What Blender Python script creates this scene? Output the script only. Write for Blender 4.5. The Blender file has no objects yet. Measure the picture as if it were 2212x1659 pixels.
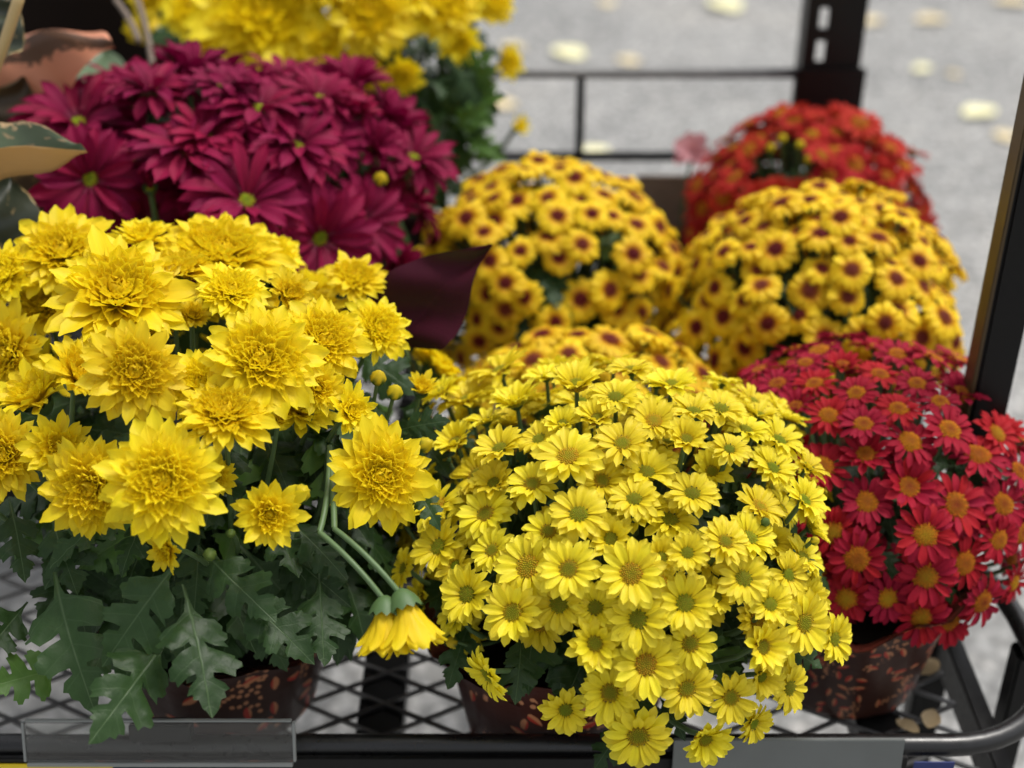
import bpy, math, random
import numpy as np
from mathutils import Vector, Matrix
from mathutils.geometry import delaunay_2d_cdt
R = math.radians
random.seed(7)
rng = np.random.default_rng(11)
SC = bpy.context.scene
COL = SC.collection

# ------------------------------------------------------------------ camera
PITCH = R(31.5)
CAM = Vector((0.0, 0.0, 1.30))
FD = 3024.0                       # focal length for a 2212 x 1659 picture
cam_d = bpy.data.cameras.new('camera')
cam = bpy.data.objects.new('camera', cam_d)
COL.objects.link(cam)
cam.location = CAM
cam.rotation_euler = (math.pi / 2 - PITCH, 0, 0)
cam_d.sensor_width = 36.0
cam_d.lens = 36.0 * FD / 2212.0
cam_d.clip_start = 0.02
cam_d.clip_end = 600
cam_d.dof.use_dof = True
cam_d.dof.focus_distance = 0.85
cam_d.dof.aperture_fstop = 3.5
SC.camera = cam

# ------------------------------------------------------------------ world, sun, exposure
SUN_EL, SUN_AZ = R(67), R(62)    # azimuth from +Y, clockwise
w = bpy.data.worlds.new('World'); SC.world = w; w.use_nodes = True
nt = w.node_tree; nt.nodes.clear()
sky = nt.nodes.new('ShaderNodeTexSky'); sky.sky_type = 'NISHITA'; sky.sun_disc = False
sky.sun_elevation = SUN_EL; sky.sun_rotation = SUN_AZ
sky.air_density = 1.0; sky.dust_density = 4.0; sky.ozone_density = 1.0
hs = nt.nodes.new('ShaderNodeHueSaturation'); hs.inputs['Saturation'].default_value = 0.22   # cloud cover
bg = nt.nodes.new('ShaderNodeBackground'); bg.inputs['Strength'].default_value = 0.14
wo = nt.nodes.new('ShaderNodeOutputWorld')
nt.links.new(sky.outputs[0], hs.inputs['Color']); nt.links.new(hs.outputs[0], bg.inputs['Color'])
nt.links.new(bg.outputs[0], wo.inputs[0])
sd = bpy.data.lights.new('sun', 'SUN'); sd.energy = 1.5; sd.angle = R(16); sd.color = (1.0, 0.95, 0.88)
so = bpy.data.objects.new('sun', sd); COL.objects.link(so)
sdir = Vector((math.sin(SUN_AZ) * math.cos(SUN_EL), math.cos(SUN_AZ) * math.cos(SUN_EL), math.sin(SUN_EL)))
so.rotation_euler = (-sdir).to_track_quat('-Z', 'Y').to_euler(); so.location = sdir * 20
SC.view_settings.view_transform = 'Standard'
SC.view_settings.look = 'None'
SC.view_settings.gamma = 1.0
SC.view_settings.use_curve_mapping = False
SC.view_settings.exposure = 0.6
SC.render.engine = 'CYCLES'
SC.cycles.max_bounces = 7
SC.cycles.diffuse_bounces = 3
SC.cycles.glossy_bounces = 3
SC.cycles.transparent_max_bounces = 6
SC.cycles.transmission_bounces = 6
SC.cycles.use_denoising = True

# ------------------------------------------------------------------ picture geometry helpers
RIGHT = Vector((1, 0, 0))
FWD = Vector((0, math.cos(PITCH), -math.sin(PITCH)))
UPC = Vector((0, math.sin(PITCH), math.cos(PITCH)))
def ray(x, y):
    return RIGHT * ((x - 1106) / FD) + UPC * (-(y - 829.5) / FD) + FWD
def at_y(x, y, Y):
    d = ray(x, y); return CAM + d * ((Y - CAM.y) / d.y)
def at_z(x, y, Z):
    d = ray(x, y); return CAM + d * ((Z - CAM.z) / d.z)
def at_d(x, y, D):
    return CAM + ray(x, y) * D
def depth(p):
    return (p - CAM).dot(FWD)
def proj(p):
    D = depth(p); q = p - CAM; return 1106 + FD * q.x / D, 829.5 - FD * q.dot(UPC) / D
def on_dome(x, y, c, r):
    d = ray(x, y); o = CAM - c
    A = sum((d[i] / r[i]) ** 2 for i in range(3)); B = 2 * sum(d[i] * o[i] / r[i] ** 2 for i in range(3))
    Cc = sum((o[i] / r[i]) ** 2 for i in range(3)) - 1
    disc = B * B - 4 * A * Cc
    t = (-B - math.sqrt(disc)) / (2 * A) if disc > 0 else -B / (2 * A)
    return CAM + d * t

# ------------------------------------------------------------------ object helpers
def mesh(name, v, f, mats, smooth=True, col=None, uv=None, mi=None):
    me = bpy.data.meshes.new(name)
    me.from_pydata([tuple(p) for p in v], [], [tuple(q) for q in f])
    for m in (mats if isinstance(mats, (list, tuple)) else [mats]): me.materials.append(m)
    if col is not None:
        a = me.color_attributes.new('Col', 'FLOAT_COLOR', 'POINT')
        c = np.ones((len(v), 4), np.float32); c[:, :3] = np.asarray(col, np.float32)
        a.data.foreach_set('color', c.ravel())
    if uv is not None:
        u = me.uv_layers.new(name='UVMap')
        li = np.zeros(len(me.loops), np.int32); me.loops.foreach_get('vertex_index', li)
        u.data.foreach_set('uv', np.asarray(uv, np.float32)[li].ravel())
    if mi is not None: me.polygons.foreach_set('material_index', np.asarray(mi, np.int32))
    if smooth: me.polygons.foreach_set('use_smooth', [True] * len(me.polygons))
    me.update()
    return me
def obj(name, me, parent=None, mat=None):
    o = bpy.data.objects.new(name, me); COL.objects.link(o)
    if parent is not None: o.parent = parent
    if mat is not None: o.matrix_local = mat
    return o
def empty(name, loc):
    o = bpy.data.objects.new(name, None); COL.objects.link(o); o.location = loc; o.empty_display_size = 0.05
    return o
def tag(o, label, cat, group=None, kind=None):
    if label: o['label'] = label
    if cat: o['category'] = cat
    if group: o['group'] = group
    if kind: o['kind'] = kind
    return o
def grid_faces(nr, nc, off=0, closed=False):
    f = []
    for i in range(nr - 1):
        for j in range(nc if closed else nc - 1):
            a = off + i * nc + j; b = off + i * nc + (j + 1) % nc
            f.append((a, b, b + nc, a + nc))
    return f
def tube(pts, rad, n=8, cap=True):
    pts = [Vector(p) for p in pts]; rad = rad if isinstance(rad, (list, tuple)) else [rad] * len(pts)
    V = []; up = None
    for i, p in enumerate(pts):
        t = (pts[min(i + 1, len(pts) - 1)] - pts[max(i - 1, 0)]).normalized()
        if up is None:
            up = Vector((0, 0, 1)) if abs(t.z) < .9 else Vector((1, 0, 0))
        a = t.cross(up).normalized(); b = a.cross(t).normalized(); up = b
        for k in range(n):
            q = 2 * math.pi * k / n
            V.append(p + (a * math.cos(q) + b * math.sin(q)) * rad[i])
    F = grid_faces(len(pts), n, 0, True)
    if cap:
        F.append(tuple(range(n))[::-1]); F.append(tuple(range((len(pts) - 1) * n, len(pts) * n)))
    return V, F
def box(x0, x1, y0, y1, z0, z1, b=0.0):
    V = []
    if b <= 0:
        V = [(x, y, z) for z in (z0, z1) for y in (y0, y1) for x in (x0, x1)]
        return V, [(0, 2, 3, 1), (4, 5, 7, 6), (0, 1, 5, 4), (2, 6, 7, 3), (0, 4, 6, 2), (1, 3, 7, 5)]
    import bmesh
    bm = bmesh.new(); vs = [bm.verts.new((x, y, z)) for z in (z0, z1) for y in (y0, y1) for x in (x0, x1)]
    for q in [(0, 2, 3, 1), (4, 5, 7, 6), (0, 1, 5, 4), (2, 6, 7, 3), (0, 4, 6, 2), (1, 3, 7, 5)]: bm.faces.new([vs[k] for k in q])
    bmesh.ops.bevel(bm, geom=bm.edges[:], offset=b, segments=2, affect='EDGES')
    bm.verts.index_update()
    V = [tuple(v.co) for v in bm.verts]; F = [tuple(v.index for v in f.verts) for f in bm.faces]; bm.free()
    return V, F
def merge(parts):
    V = []; F = []
    for v, f in parts:
        o = len(V); V += list(v); F += [tuple(k + o for k in q) for q in f]
    return V, F
def bez(a, b, c, n):
    return [a * (1 - t) ** 2 + b * 2 * t * (1 - t) + c * t * t for t in [i / (n - 1) for i in range(n)]]

# ------------------------------------------------------------------ materials
def newmat(name):
    m = bpy.data.materials.new(name); m.use_nodes = True; nt = m.node_tree; nt.nodes.clear()
    out = nt.nodes.new('ShaderNodeOutputMaterial')
    return m, nt, out
def N(nt, typ, **kw):
    n = nt.nodes.new(typ)
    for k, v in kw.items():
        if k in n.inputs: n.inputs[k].default_value = v
        else: setattr(n, k, v)
    return n
def L(nt, a, b): nt.links.new(a, b)
def M_(nt, op, a, b=None, c=None, clamp=False):
    n = nt.nodes.new('ShaderNodeMath'); n.operation = op; n.use_clamp = clamp
    for i, x in enumerate((a, b, c)):
        if x is None: continue
        if isinstance(x, (int, float)): n.inputs[i].default_value = x
        else: nt.links.new(x, n.inputs[i])
    return n.outputs[0]
def mixc(nt, fac, a, b, mode='MIX'):
    n = nt.nodes.new('ShaderNodeMix'); n.data_type = 'RGBA'; n.blend_type = mode
    for s, x in ((n.inputs[0], fac), (n.inputs[6], a), (n.inputs[7], b)):
        if isinstance(x, (int, float)): s.default_value = x
        elif isinstance(x, tuple): s.default_value = (*x, 1) if len(x) == 3 else x
        else: nt.links.new(x, s)
    return n.outputs[2]
def ramp(nt, fac, stops):
    n = nt.nodes.new('ShaderNodeValToRGB'); e = n.color_ramp.elements
    while len(e) < len(stops): e.new(0.5)
    for k, (p, c) in enumerate(stops): e[k].position = p; e[k].color = (*c, 1)
    nt.links.new(fac, n.inputs[0]); return n.outputs[0]
def petal_mat(name, transl=0.3, rough=0.55, var=0.12, spec=0.3, streak=0.12):
    m, nt, out = newmat(name)
    at = N(nt, 'ShaderNodeVertexColor', layer_name='Col')
    uv = N(nt, 'ShaderNodeUVMap', uv_map='UVMap')
    mp = N(nt, 'ShaderNodeMapping'); mp.inputs['Scale'].default_value = (2.0, 22.0, 1)
    L(nt, uv.outputs[0], mp.inputs[0])
    nz = N(nt, 'ShaderNodeTexNoise', Scale=1.0, Detail=2.0); L(nt, mp.outputs[0], nz.inputs['Vector'])
    oi = N(nt, 'ShaderNodeObjectInfo')
    h = N(nt, 'ShaderNodeHueSaturation')
    L(nt, at.outputs[0], h.inputs['Color'])
    v1 = M_(nt, 'MULTIPLY_ADD', oi.outputs['Random'], var, 1 - var * .6)
    v2 = M_(nt, 'MULTIPLY_ADD', nz.outputs[0], streak * 2, 1 - streak)
    L(nt, M_(nt, 'MULTIPLY', v1, v2), h.inputs['Value'])
    L(nt, M_(nt, 'MULTIPLY_ADD', oi.outputs['Random'], 0.012, 0.494), h.inputs['Hue'])
    p = N(nt, 'ShaderNodeBsdfPrincipled', Roughness=rough); p.inputs['Specular IOR Level'].default_value = spec
    L(nt, h.outputs[0], p.inputs['Base Color'])
    bp = N(nt, 'ShaderNodeBump', Strength=0.25, Distance=0.0006); L(nt, nz.outputs[0], bp.inputs['Height']); L(nt, bp.outputs[0], p.inputs['Normal'])
    t = N(nt, 'ShaderNodeBsdfTranslucent'); L(nt, h.outputs[0], t.inputs[0])
    mx = N(nt, 'ShaderNodeMixShader'); mx.inputs[0].default_value = transl
    L(nt, p.outputs[0], mx.inputs[1]); L(nt, t.outputs[0], mx.inputs[2]); L(nt, mx.outputs[0], out.inputs[0])
    return m
def simple(name, colr, rough=0.5, metal=0.0, spec=0.5, noise=0.0, nscale=40.0, bump=0.0, coat=0.0):
    m, nt, out = newmat(name)
    p = N(nt, 'ShaderNodeBsdfPrincipled', Roughness=rough, Metallic=metal)
    p.inputs['Specular IOR Level'].default_value = spec; p.inputs['Coat Weight'].default_value = coat
    p.inputs['Base Color'].default_value = (*colr, 1)
    if noise or bump:
        tc = N(nt, 'ShaderNodeTexCoord'); nz = N(nt, 'ShaderNodeTexNoise', Scale=nscale, Detail=5.0)
        L(nt, tc.outputs['Object'], nz.inputs['Vector'])
        v = M_(nt, 'MULTIPLY_ADD', nz.outputs[0], noise * 2, 1 - noise)
        h = N(nt, 'ShaderNodeHueSaturation'); h.inputs['Color'].default_value = (*colr, 1); L(nt, v, h.inputs['Value'])
        L(nt, h.outputs[0], p.inputs['Base Color'])
        L(nt, M_(nt, 'MULTIPLY_ADD', nz.outputs[0], .3, rough - .15, clamp=True), p.inputs['Roughness'])
        if bump:
            bp = N(nt, 'ShaderNodeBump', Strength=bump, Distance=0.002); L(nt, nz.outputs[0], bp.inputs['Height']); L(nt, bp.outputs[0], p.inputs['Normal'])
    L(nt, p.outputs[0], out.inputs[0])
    return m
def leaf_mat(name, c1, c2, vein, under, rough=0.5, var=0.5, transl=0.12, spec=0.45):
    m, nt, out = newmat(name)
    uv = N(nt, 'ShaderNodeUVMap', uv_map='UVMap'); sx = N(nt, 'ShaderNodeSeparateXYZ'); L(nt, uv.outputs[0], sx.inputs[0])
    x, y = sx.outputs[0], M_(nt, 'ABSOLUTE', sx.outputs[1])
    mid = M_(nt, 'SUBTRACT', 1.0, M_(nt, 'DIVIDE', y, M_(nt, 'MULTIPLY_ADD', x, -0.010, 0.016)), clamp=True)
    ph = M_(nt, 'FRACT', M_(nt, 'DIVIDE', M_(nt, 'MULTIPLY_ADD', y, -0.62, x), 0.165))
    lat = M_(nt, 'SUBTRACT', 1.0, M_(nt, 'DIVIDE', M_(nt, 'ABSOLUTE', M_(nt, 'SUBTRACT', ph, 0.5)), 0.055), clamp=True)
    v = M_(nt, 'MAXIMUM', mid, M_(nt, 'MULTIPLY', lat, 0.28))
    tc = N(nt, 'ShaderNodeTexCoord')
    nz = N(nt, 'ShaderNodeTexNoise', Scale=7.0, Detail=8.0, Roughness=0.75); L(nt, uv.outputs[0], nz.inputs['Vector'])
    oi = N(nt, 'ShaderNodeObjectInfo')
    fac = M_(nt, 'ADD', M_(nt, 'MULTIPLY', oi.outputs['Random'], var), M_(nt, 'MULTIPLY_ADD', nz.outputs[0], 0.9, -0.28), clamp=True)
    base = mixc(nt, fac, c1, c2)
    base = mixc(nt, M_(nt, 'MULTIPLY', v, 0.65), base, vein)
    geo = N(nt, 'ShaderNodeNewGeometry')
    base = mixc(nt, M_(nt, 'MULTIPLY', geo.outputs['Backfacing'], 0.8), base, under)
    p = N(nt, 'ShaderNodeBsdfPrincipled', Roughness=rough); p.inputs['Specular IOR Level'].default_value = spec
    L(nt, base, p.inputs['Base Color'])
    fn = N(nt, 'ShaderNodeTexNoise', Scale=60.0, Detail=3.0); L(nt, uv.outputs[0], fn.inputs['Vector'])
    hgt = M_(nt, 'ADD', M_(nt, 'MULTIPLY', v, -1.0), M_(nt, 'MULTIPLY', fn.outputs[0], 0.5))
    bp = N(nt, 'ShaderNodeBump', Strength=0.3, Distance=0.001); L(nt, hgt, bp.inputs['Height']); L(nt, bp.outputs[0], p.inputs['Normal'])
    t = N(nt, 'ShaderNodeBsdfTranslucent'); L(nt, mixc(nt, 0.5, base, (0.12, 0.2, 0.03)), t.inputs[0])
    mx = N(nt, 'ShaderNodeMixShader'); mx.inputs[0].default_value = transl
    L(nt, p.outputs[0], mx.inputs[1]); L(nt, t.outputs[0], mx.inputs[2]); L(nt, mx.outputs[0], out.inputs[0])
    return m
def variegated_mat(name, green, margin, under, border=0.62, transl=0.15):
    m, nt, out = newmat(name)
    uv = N(nt, 'ShaderNodeUVMap', uv_map='UVMap'); sx = N(nt, 'ShaderNodeSeparateXYZ'); L(nt, uv.outputs[0], sx.inputs[0])
    y = M_(nt, 'ABSOLUTE', sx.outputs[1])                     # 0 midrib .. 1 margin
    nz = N(nt, 'ShaderNodeTexNoise', Scale=5.0, Detail=4.0, Roughness=0.7); L(nt, uv.outputs[0], nz.inputs['Vector'])
    e = M_(nt, 'ADD', y, M_(nt, 'MULTIPLY_ADD', nz.outputs[0], 0.6, -0.30))
    fac = M_(nt, 'MULTIPLY', M_(nt, 'SUBTRACT', e, border), 25.0, clamp=True)
    n2 = N(nt, 'ShaderNodeTexNoise', Scale=3.5, Detail=3.0); L(nt, uv.outputs[0], n2.inputs['Vector'])
    g = mixc(nt, ramp(nt, n2.outputs[0], [(0.62, (0, 0, 0)), (0.65, (1, 1, 1))]), green, tuple(0.45 * a + 0.3 * b for a, b in zip(margin, green)))
    top = mixc(nt, fac, g, margin)
    und = mixc(nt, M_(nt, 'MULTIPLY', fac, 0.6), under, margin)
    geo = N(nt, 'ShaderNodeNewGeometry')
    base = mixc(nt, geo.outputs['Backfacing'], top, und)
    p = N(nt, 'ShaderNodeBsdfPrincipled', Roughness=0.42); L(nt, base, p.inputs['Base Color'])
    bp = N(nt, 'ShaderNodeBump', Strength=0.2, Distance=0.002); L(nt, n2.outputs[0], bp.inputs['Height']); L(nt, bp.outputs[0], p.inputs['Normal'])
    t = N(nt, 'ShaderNodeBsdfTranslucent'); L(nt, base, t.inputs[0])
    mx = N(nt, 'ShaderNodeMixShader'); mx.inputs[0].default_value = transl
    L(nt, p.outputs[0], mx.inputs[1]); L(nt, t.outputs[0], mx.inputs[2]); L(nt, mx.outputs[0], out.inputs[0])
    return m
def wrap_mat(name, basec, seed, scale=62.0):
    """brown film printed with red and tan leaflets and clusters of dots (UV in metres)"""
    m, nt, out = newmat(name)
    uv = N(nt, 'ShaderNodeUVMap', uv_map='UVMap')
    mp = N(nt, 'ShaderNodeMapping'); mp.inputs['Location'].default_value = (seed, seed * .7, 0); L(nt, uv.outputs[0], mp.inputs[0])
    vo = N(nt, 'ShaderNodeTexVoronoi', Scale=scale, Randomness=0.95, voronoi_dimensions='2D'); L(nt, mp.outputs[0], vo.inputs['Vector'])
    sc = N(nt, 'ShaderNodeVectorMath', operation='SCALE'); L(nt, mp.outputs[0], sc.inputs[0]); sc.inputs['Scale'].default_value = scale
    ps = N(nt, 'ShaderNodeVectorMath', operation='SCALE'); L(nt, vo.outputs['Position'], ps.inputs[0]); ps.inputs['Scale'].default_value = scale
    sb = N(nt, 'ShaderNodeVectorMath', operation='SUBTRACT'); L(nt, sc.outputs[0], sb.inputs[0]); L(nt, ps.outputs[0], sb.inputs[1])
    cs = N(nt, 'ShaderNodeSeparateColor'); L(nt, vo.outputs['Color'], cs.inputs[0])
    rt = N(nt, 'ShaderNodeVectorRotate', rotation_type='Z_AXIS'); L(nt, sb.outputs[0], rt.inputs['Vector'])
    L(nt, M_(nt, 'MULTIPLY', cs.outputs[0], 6.283), rt.inputs['Angle'])
    q = N(nt, 'ShaderNodeSeparateXYZ'); L(nt, rt.outputs[0], q.inputs[0])
    ax = M_(nt, 'DIVIDE', q.outputs[0], 0.40); ay = q.outputs[1]
    lens = M_(nt, 'SUBTRACT', M_(nt, 'MULTIPLY', M_(nt, 'SUBTRACT', 1.0, M_(nt, 'MULTIPLY', ax, ax)), 0.155), M_(nt, 'ABSOLUTE', ay))
    on = M_(nt, 'MULTIPLY', M_(nt, 'GREATER_THAN', lens, 0.0), M_(nt, 'GREATER_THAN', cs.outputs[1], 0.3))
    half = M_(nt, 'GREATER_THAN', M_(nt, 'ADD', ay, M_(nt, 'MULTIPLY_ADD', cs.outputs[2], 0.16, -0.08)), 0.0)
    pc = mixc(nt, half, (0.42, 0.035, 0.02), (0.50, 0.20, 0.09))
    v2 = N(nt, 'ShaderNodeTexVoronoi', Scale=scale * 3.1, Randomness=0.8, voronoi_dimensions='2D'); L(nt, mp.outputs[0], v2.inputs['Vector'])
    c2 = N(nt, 'ShaderNodeTexNoise', Scale=scale * .55, Detail=0.0); L(nt, mp.outputs[0], c2.inputs['Vector'])
    dots = M_(nt, 'MULTIPLY', M_(nt, 'LESS_THAN', v2.outputs['Distance'], 0.30), M_(nt, 'GREATER_THAN', c2.outputs[0], 0.62))
    col = mixc(nt, dots, basec, (0.48, 0.21, 0.10))
    col = mixc(nt, on, col, pc)
    nz = N(nt, 'ShaderNodeTexNoise', Scale=35.0, Detail=4.0); L(nt, mp.outputs[0], nz.inputs['Vector'])
    p = N(nt, 'ShaderNodeBsdfPrincipled'); L(nt, col, p.inputs['Base Color'])
    p.inputs['Specular IOR Level'].default_value = 0.25
    L(nt, M_(nt, 'MULTIPLY_ADD', nz.outputs[0], 0.3, 0.25), p.inputs['Roughness'])
    bp = N(nt, 'ShaderNodeBump', Strength=0.35, Distance=0.003); L(nt, nz.outputs[0], bp.inputs['Height']); L(nt, bp.outputs[0], p.inputs['Normal'])
    L(nt, p.outputs[0], out.inputs[0])
    return m
def ground_mat():
    m, nt, out = newmat('pavement')
    tc = N(nt, 'ShaderNodeTexCoord')
    big = N(nt, 'ShaderNodeTexNoise', Scale=1.3, Detail=6.0, Roughness=0.6); L(nt, tc.outputs['Object'], big.inputs['Vector'])
    med = N(nt, 'ShaderNodeTexNoise', Scale=26.0, Detail=5.0, Roughness=0.75); L(nt, tc.outputs['Object'], med.inputs['Vector'])
    vo = N(nt, 'ShaderNodeTexVoronoi', Scale=58.0); L(nt, tc.outputs['Object'], vo.inputs['Vector'])
    cs = N(nt, 'ShaderNodeSeparateColor'); L(nt, vo.outputs['Color'], cs.inputs[0])
    c = ramp(nt, cs.outputs[0], [(0.0, (0.22, 0.22, 0.21)), (0.35, (0.36, 0.36, 0.35)), (0.75, (0.43, 0.425, 0.41)), (1.0, (0.53, 0.51, 0.48))])
    c = mixc(nt, M_(nt, 'MULTIPLY', ramp(nt, vo.outputs['Distance'], [(0.32, (0, 0, 0)), (0.62, (1, 1, 1))]), .75), c, (0.15, 0.15, 0.145))
    c = mixc(nt, 1.0, c, ramp(nt, big.outputs[0], [(0.3, (0.68, 0.69, 0.70)), (0.55, (.93, .93, .93)), (0.75, (1.03, 1.0, .96))]), 'MULTIPLY')
    c = mixc(nt, 0.8, c, ramp(nt, med.outputs[0], [(0.3, (0.58, 0.59, 0.61)), (0.48, (.95, .95, .95)), (0.7, (1.2, 1.18, 1.15))]), 'MULTIPLY')
    p = N(nt, 'ShaderNodeBsdfPrincipled', Roughness=0.8); L(nt, c, p.inputs['Base Color'])
    bp = N(nt, 'ShaderNodeBump', Strength=0.7, Distance=0.006, invert=True); L(nt, vo.outputs['Distance'], bp.inputs['Height']); L(nt, bp.outputs[0], p.inputs['Normal'])
    L(nt, p.outputs[0], out.inputs[0])
    return m

MP_YEL = petal_mat('yellow_petal', 0.45, 0.5, 0.14)
MP_DAI = petal_mat('daisy_petal', 0.34, 0.5, 0.12)
MP_BUR = petal_mat('burgundy_petal', 0.2, 0.6, 0.3, 0.15, 0.2)
MP_RED = petal_mat('red_petal', 0.25, 0.6, 0.25, 0.12, 0.2)
MP_BRO = petal_mat('gold_petal', 0.36, 0.5, 0.14, 0.2)
M_DISC = petal_mat('floret', 0.1, 0.7, 0.2, 0.2, 0.1)
M_LEAF = leaf_mat('mum_leaf', (0.009, 0.026, 0.005), (0.036, 0.080, 0.022), (0.085, 0.135, 0.060), (0.060, 0.11, 0.035), rough=0.45, spec=0.24)
M_LEAF2 = leaf_mat('fresh_leaf', (0.045, 0.11, 0.015), (0.09, 0.20, 0.025), (0.14, 0.24, 0.06), (0.1, 0.17, 0.05), rough=0.5, transl=0.25)
M_STEM = simple('green_stem', (0.075, 0.13, 0.045), 0.5, noise=0.25, nscale=120)
M_CAL = simple('green_calyx', (0.055, 0.11, 0.03), 0.55, noise=0.3, nscale=200)
M_BLACK = simple('black_powder_coat', (0.005, 0.005, 0.005), 0.36, spec=.22, noise=0.25, nscale=180, bump=0.08)
M_GRAIL = simple('worn_grey_rail', (0.15, 0.15, 0.146), 0.5, noise=0.35, nscale=70)
M_RAIL = simple('gloss_black_rail', (0.008, 0.008, 0.008), 0.3, spec=.5, noise=0.3, nscale=90, bump=0.1)
M_MESH = simple('galvanised_black_mesh', (0.09, 0.091, 0.091), 0.35, metal=0.2, noise=0.3, nscale=60)
M_BROWN = simple('brown_side', (0.07, 0.045, 0.016), 0.45, metal=0.2, noise=0.2, nscale=30)
M_SOIL = simple('dark_compost', (0.010, 0.007, 0.005), 0.9, spec=.1, noise=0.5, nscale=150, bump=0.8)
M_FILM = simple('wrap_lining', (0.10, 0.022, 0.014), 0.3, noise=0.3, nscale=40, bump=0.3)
M_POTB = simple('black_plastic_pot', (0.008, 0.007, 0.007), 0.45, spec=.2, noise=0.2)

# ------------------------------------------------------------------ petals and flowers
def petal(prof, ang, cup, groove, colf, W=0.2, ns=7, nv=5, twist=0.0, wave=0.0, seed=0):
    """unit petal along +X from the origin; ang(s) elevation in radians; colf(s, v) rgb"""
    r = random.Random(seed)
    S = [i / (ns - 1) for i in range(ns)]; px = [0.0]; pz = [0.0]
    for i in range(1, ns):
        a = ang((S[i] + S[i - 1]) / 2); d = S[i] - S[i - 1]
        px.append(px[-1] + d * math.cos(a)); pz.append(pz[-1] + d * math.sin(a))
    sx = [p[0] for p in prof]; sy = [p[1] for p in prof]
    V = []; C = []; U = []
    ph = r.uniform(0, 6.28)
    for i, s in enumerate(S):
        hw = W * float(np.interp(s, sx, sy)); a = ang(s)
        for j in range(nv):
            v = -1 + 2 * j / (nv - 1)
            h = cup(s) * W * (v * v) - groove * W * (math.cos(v * math.pi * 2) * 0.5) * math.sin(math.pi * min(s * 1.1, 1)) + twist * v * s * W
            h += wave * W * math.sin(s * 9 + ph + v * 2)
            back = 0.06 * (v * v) * (s ** 4)         # rounded tip
            V.append((px[i] - math.sin(a) * h - back, v * hw, pz[i] + math.cos(a) * h))
            C.append(colf(s, v)); U.append((s, v * .5))
    return np.array(V), grid_faces(ns, nv), np.array(C), np.array(U)

def lerp3(a, b, t):
    t = max(0.0, min(1.0, t)); return tuple(x + (y - x) * t for x, y in zip(a, b))
def petal_matrix(az, el, ln, r0, z0, roll=0.0, wd=1.0):
    return (Matrix.Rotation(az, 4, 'Z') @ Matrix.Translation((r0, 0, z0)) @ Matrix.Rotation(-el, 4, 'Y')
            @ Matrix.Rotation(roll, 4, 'X') @ Matrix.Diagonal((ln, ln * wd, ln, 1)))

class Kind:
    def __init__(s, name, mat): s.name = name; s.mat = mat; s.protos = []; s.recipes = []; s.joined = []; s.scale = 1.0; s.discs = []; s.pm = []
    def finish(s):
        for k, p in enumerate(s.protos):
            s.pm.append(mesh(s.name + '_petal', p[0], p[1], s.mat, True, p[2], p[3]))
        for rec in s.recipes:
            V = []; F = []; C = []; U = []; n = 0
            for pi, M in rec:
                v, f, c, u = s.protos[pi]; m = np.array(M)
                V.append(v @ m[:3, :3].T + m[:3, 3]); F += [tuple(k + n for k in q) for q in f]; C.append(c); U.append(u); n += len(v)
            s.joined.append(mesh(s.name + '_flower', np.concatenate(V), F, s.mat, True, np.concatenate(C), np.concatenate(U)))
def disc_mesh(name, rad, hgt, nflo, cfun, bead, dip=0.0, seed=0, up=0.0):
    r = random.Random(seed); V = []; F = []; C = []
    nr, nc = 6, 16
    for i in range(nr):
        t = i / (nr - 1)
        for j in range(nc):
            a = 2 * math.pi * j / nc
            V.append((rad * t * math.cos(a), rad * t * math.sin(a), up + hgt * (1 - t ** 2.2) - dip * math.exp(-(t / .35) ** 2))); C.append(tuple(q * .6 for q in cfun(t)))
    F += grid_faces(nr, nc, 0, True)
    for k in range(nflo):
        t = math.sqrt((k + .5) / nflo); a = k * 2.39996 + r.uniform(-.05, .05)
        z = up + hgt * (1 - t ** 2.2) - dip * math.exp(-(t / .35) ** 2)
        b = bead * (0.75 + 0.5 * t) * r.uniform(.85, 1.15)
        n = Vector((math.cos(a) * t * .75, math.sin(a) * t * .75, 1)).normalized()
        c0 = Vector((rad * t * math.cos(a), rad * t * math.sin(a), z)); u = n.orthogonal().normalized(); w_ = n.cross(u)
        o = len(V); cc = cfun(t); cc = tuple(q * r.uniform(.85, 1.15) for q in cc)
        for q in range(5):
            V.append(c0 + (u * math.cos(q * 1.2566) + w_ * math.sin(q * 1.2566)) * b); C.append(tuple(x * .7 for x in cc))
        for q in range(5):
            V.append(c0 + n * b * 1.2 + (u * math.cos(q * 1.2566) + w_ * math.sin(q * 1.2566)) * b * .6); C.append(cc)
        V.append(c0 + n * b * 1.45); C.append(tuple(min(1, x * 1.1) for x in cc))
        F += [(o + q, o + (q + 1) % 5, o + 5 + (q + 1) % 5, o + 5 + q) for q in range(5)] + [(o + 5 + q, o + 5 + (q + 1) % 5, o + 10) for q in range(5)]
    U = [(p[0], p[1]) for p in V]
    return mesh(name, V, F, M_DISC, True, C, U)

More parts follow.
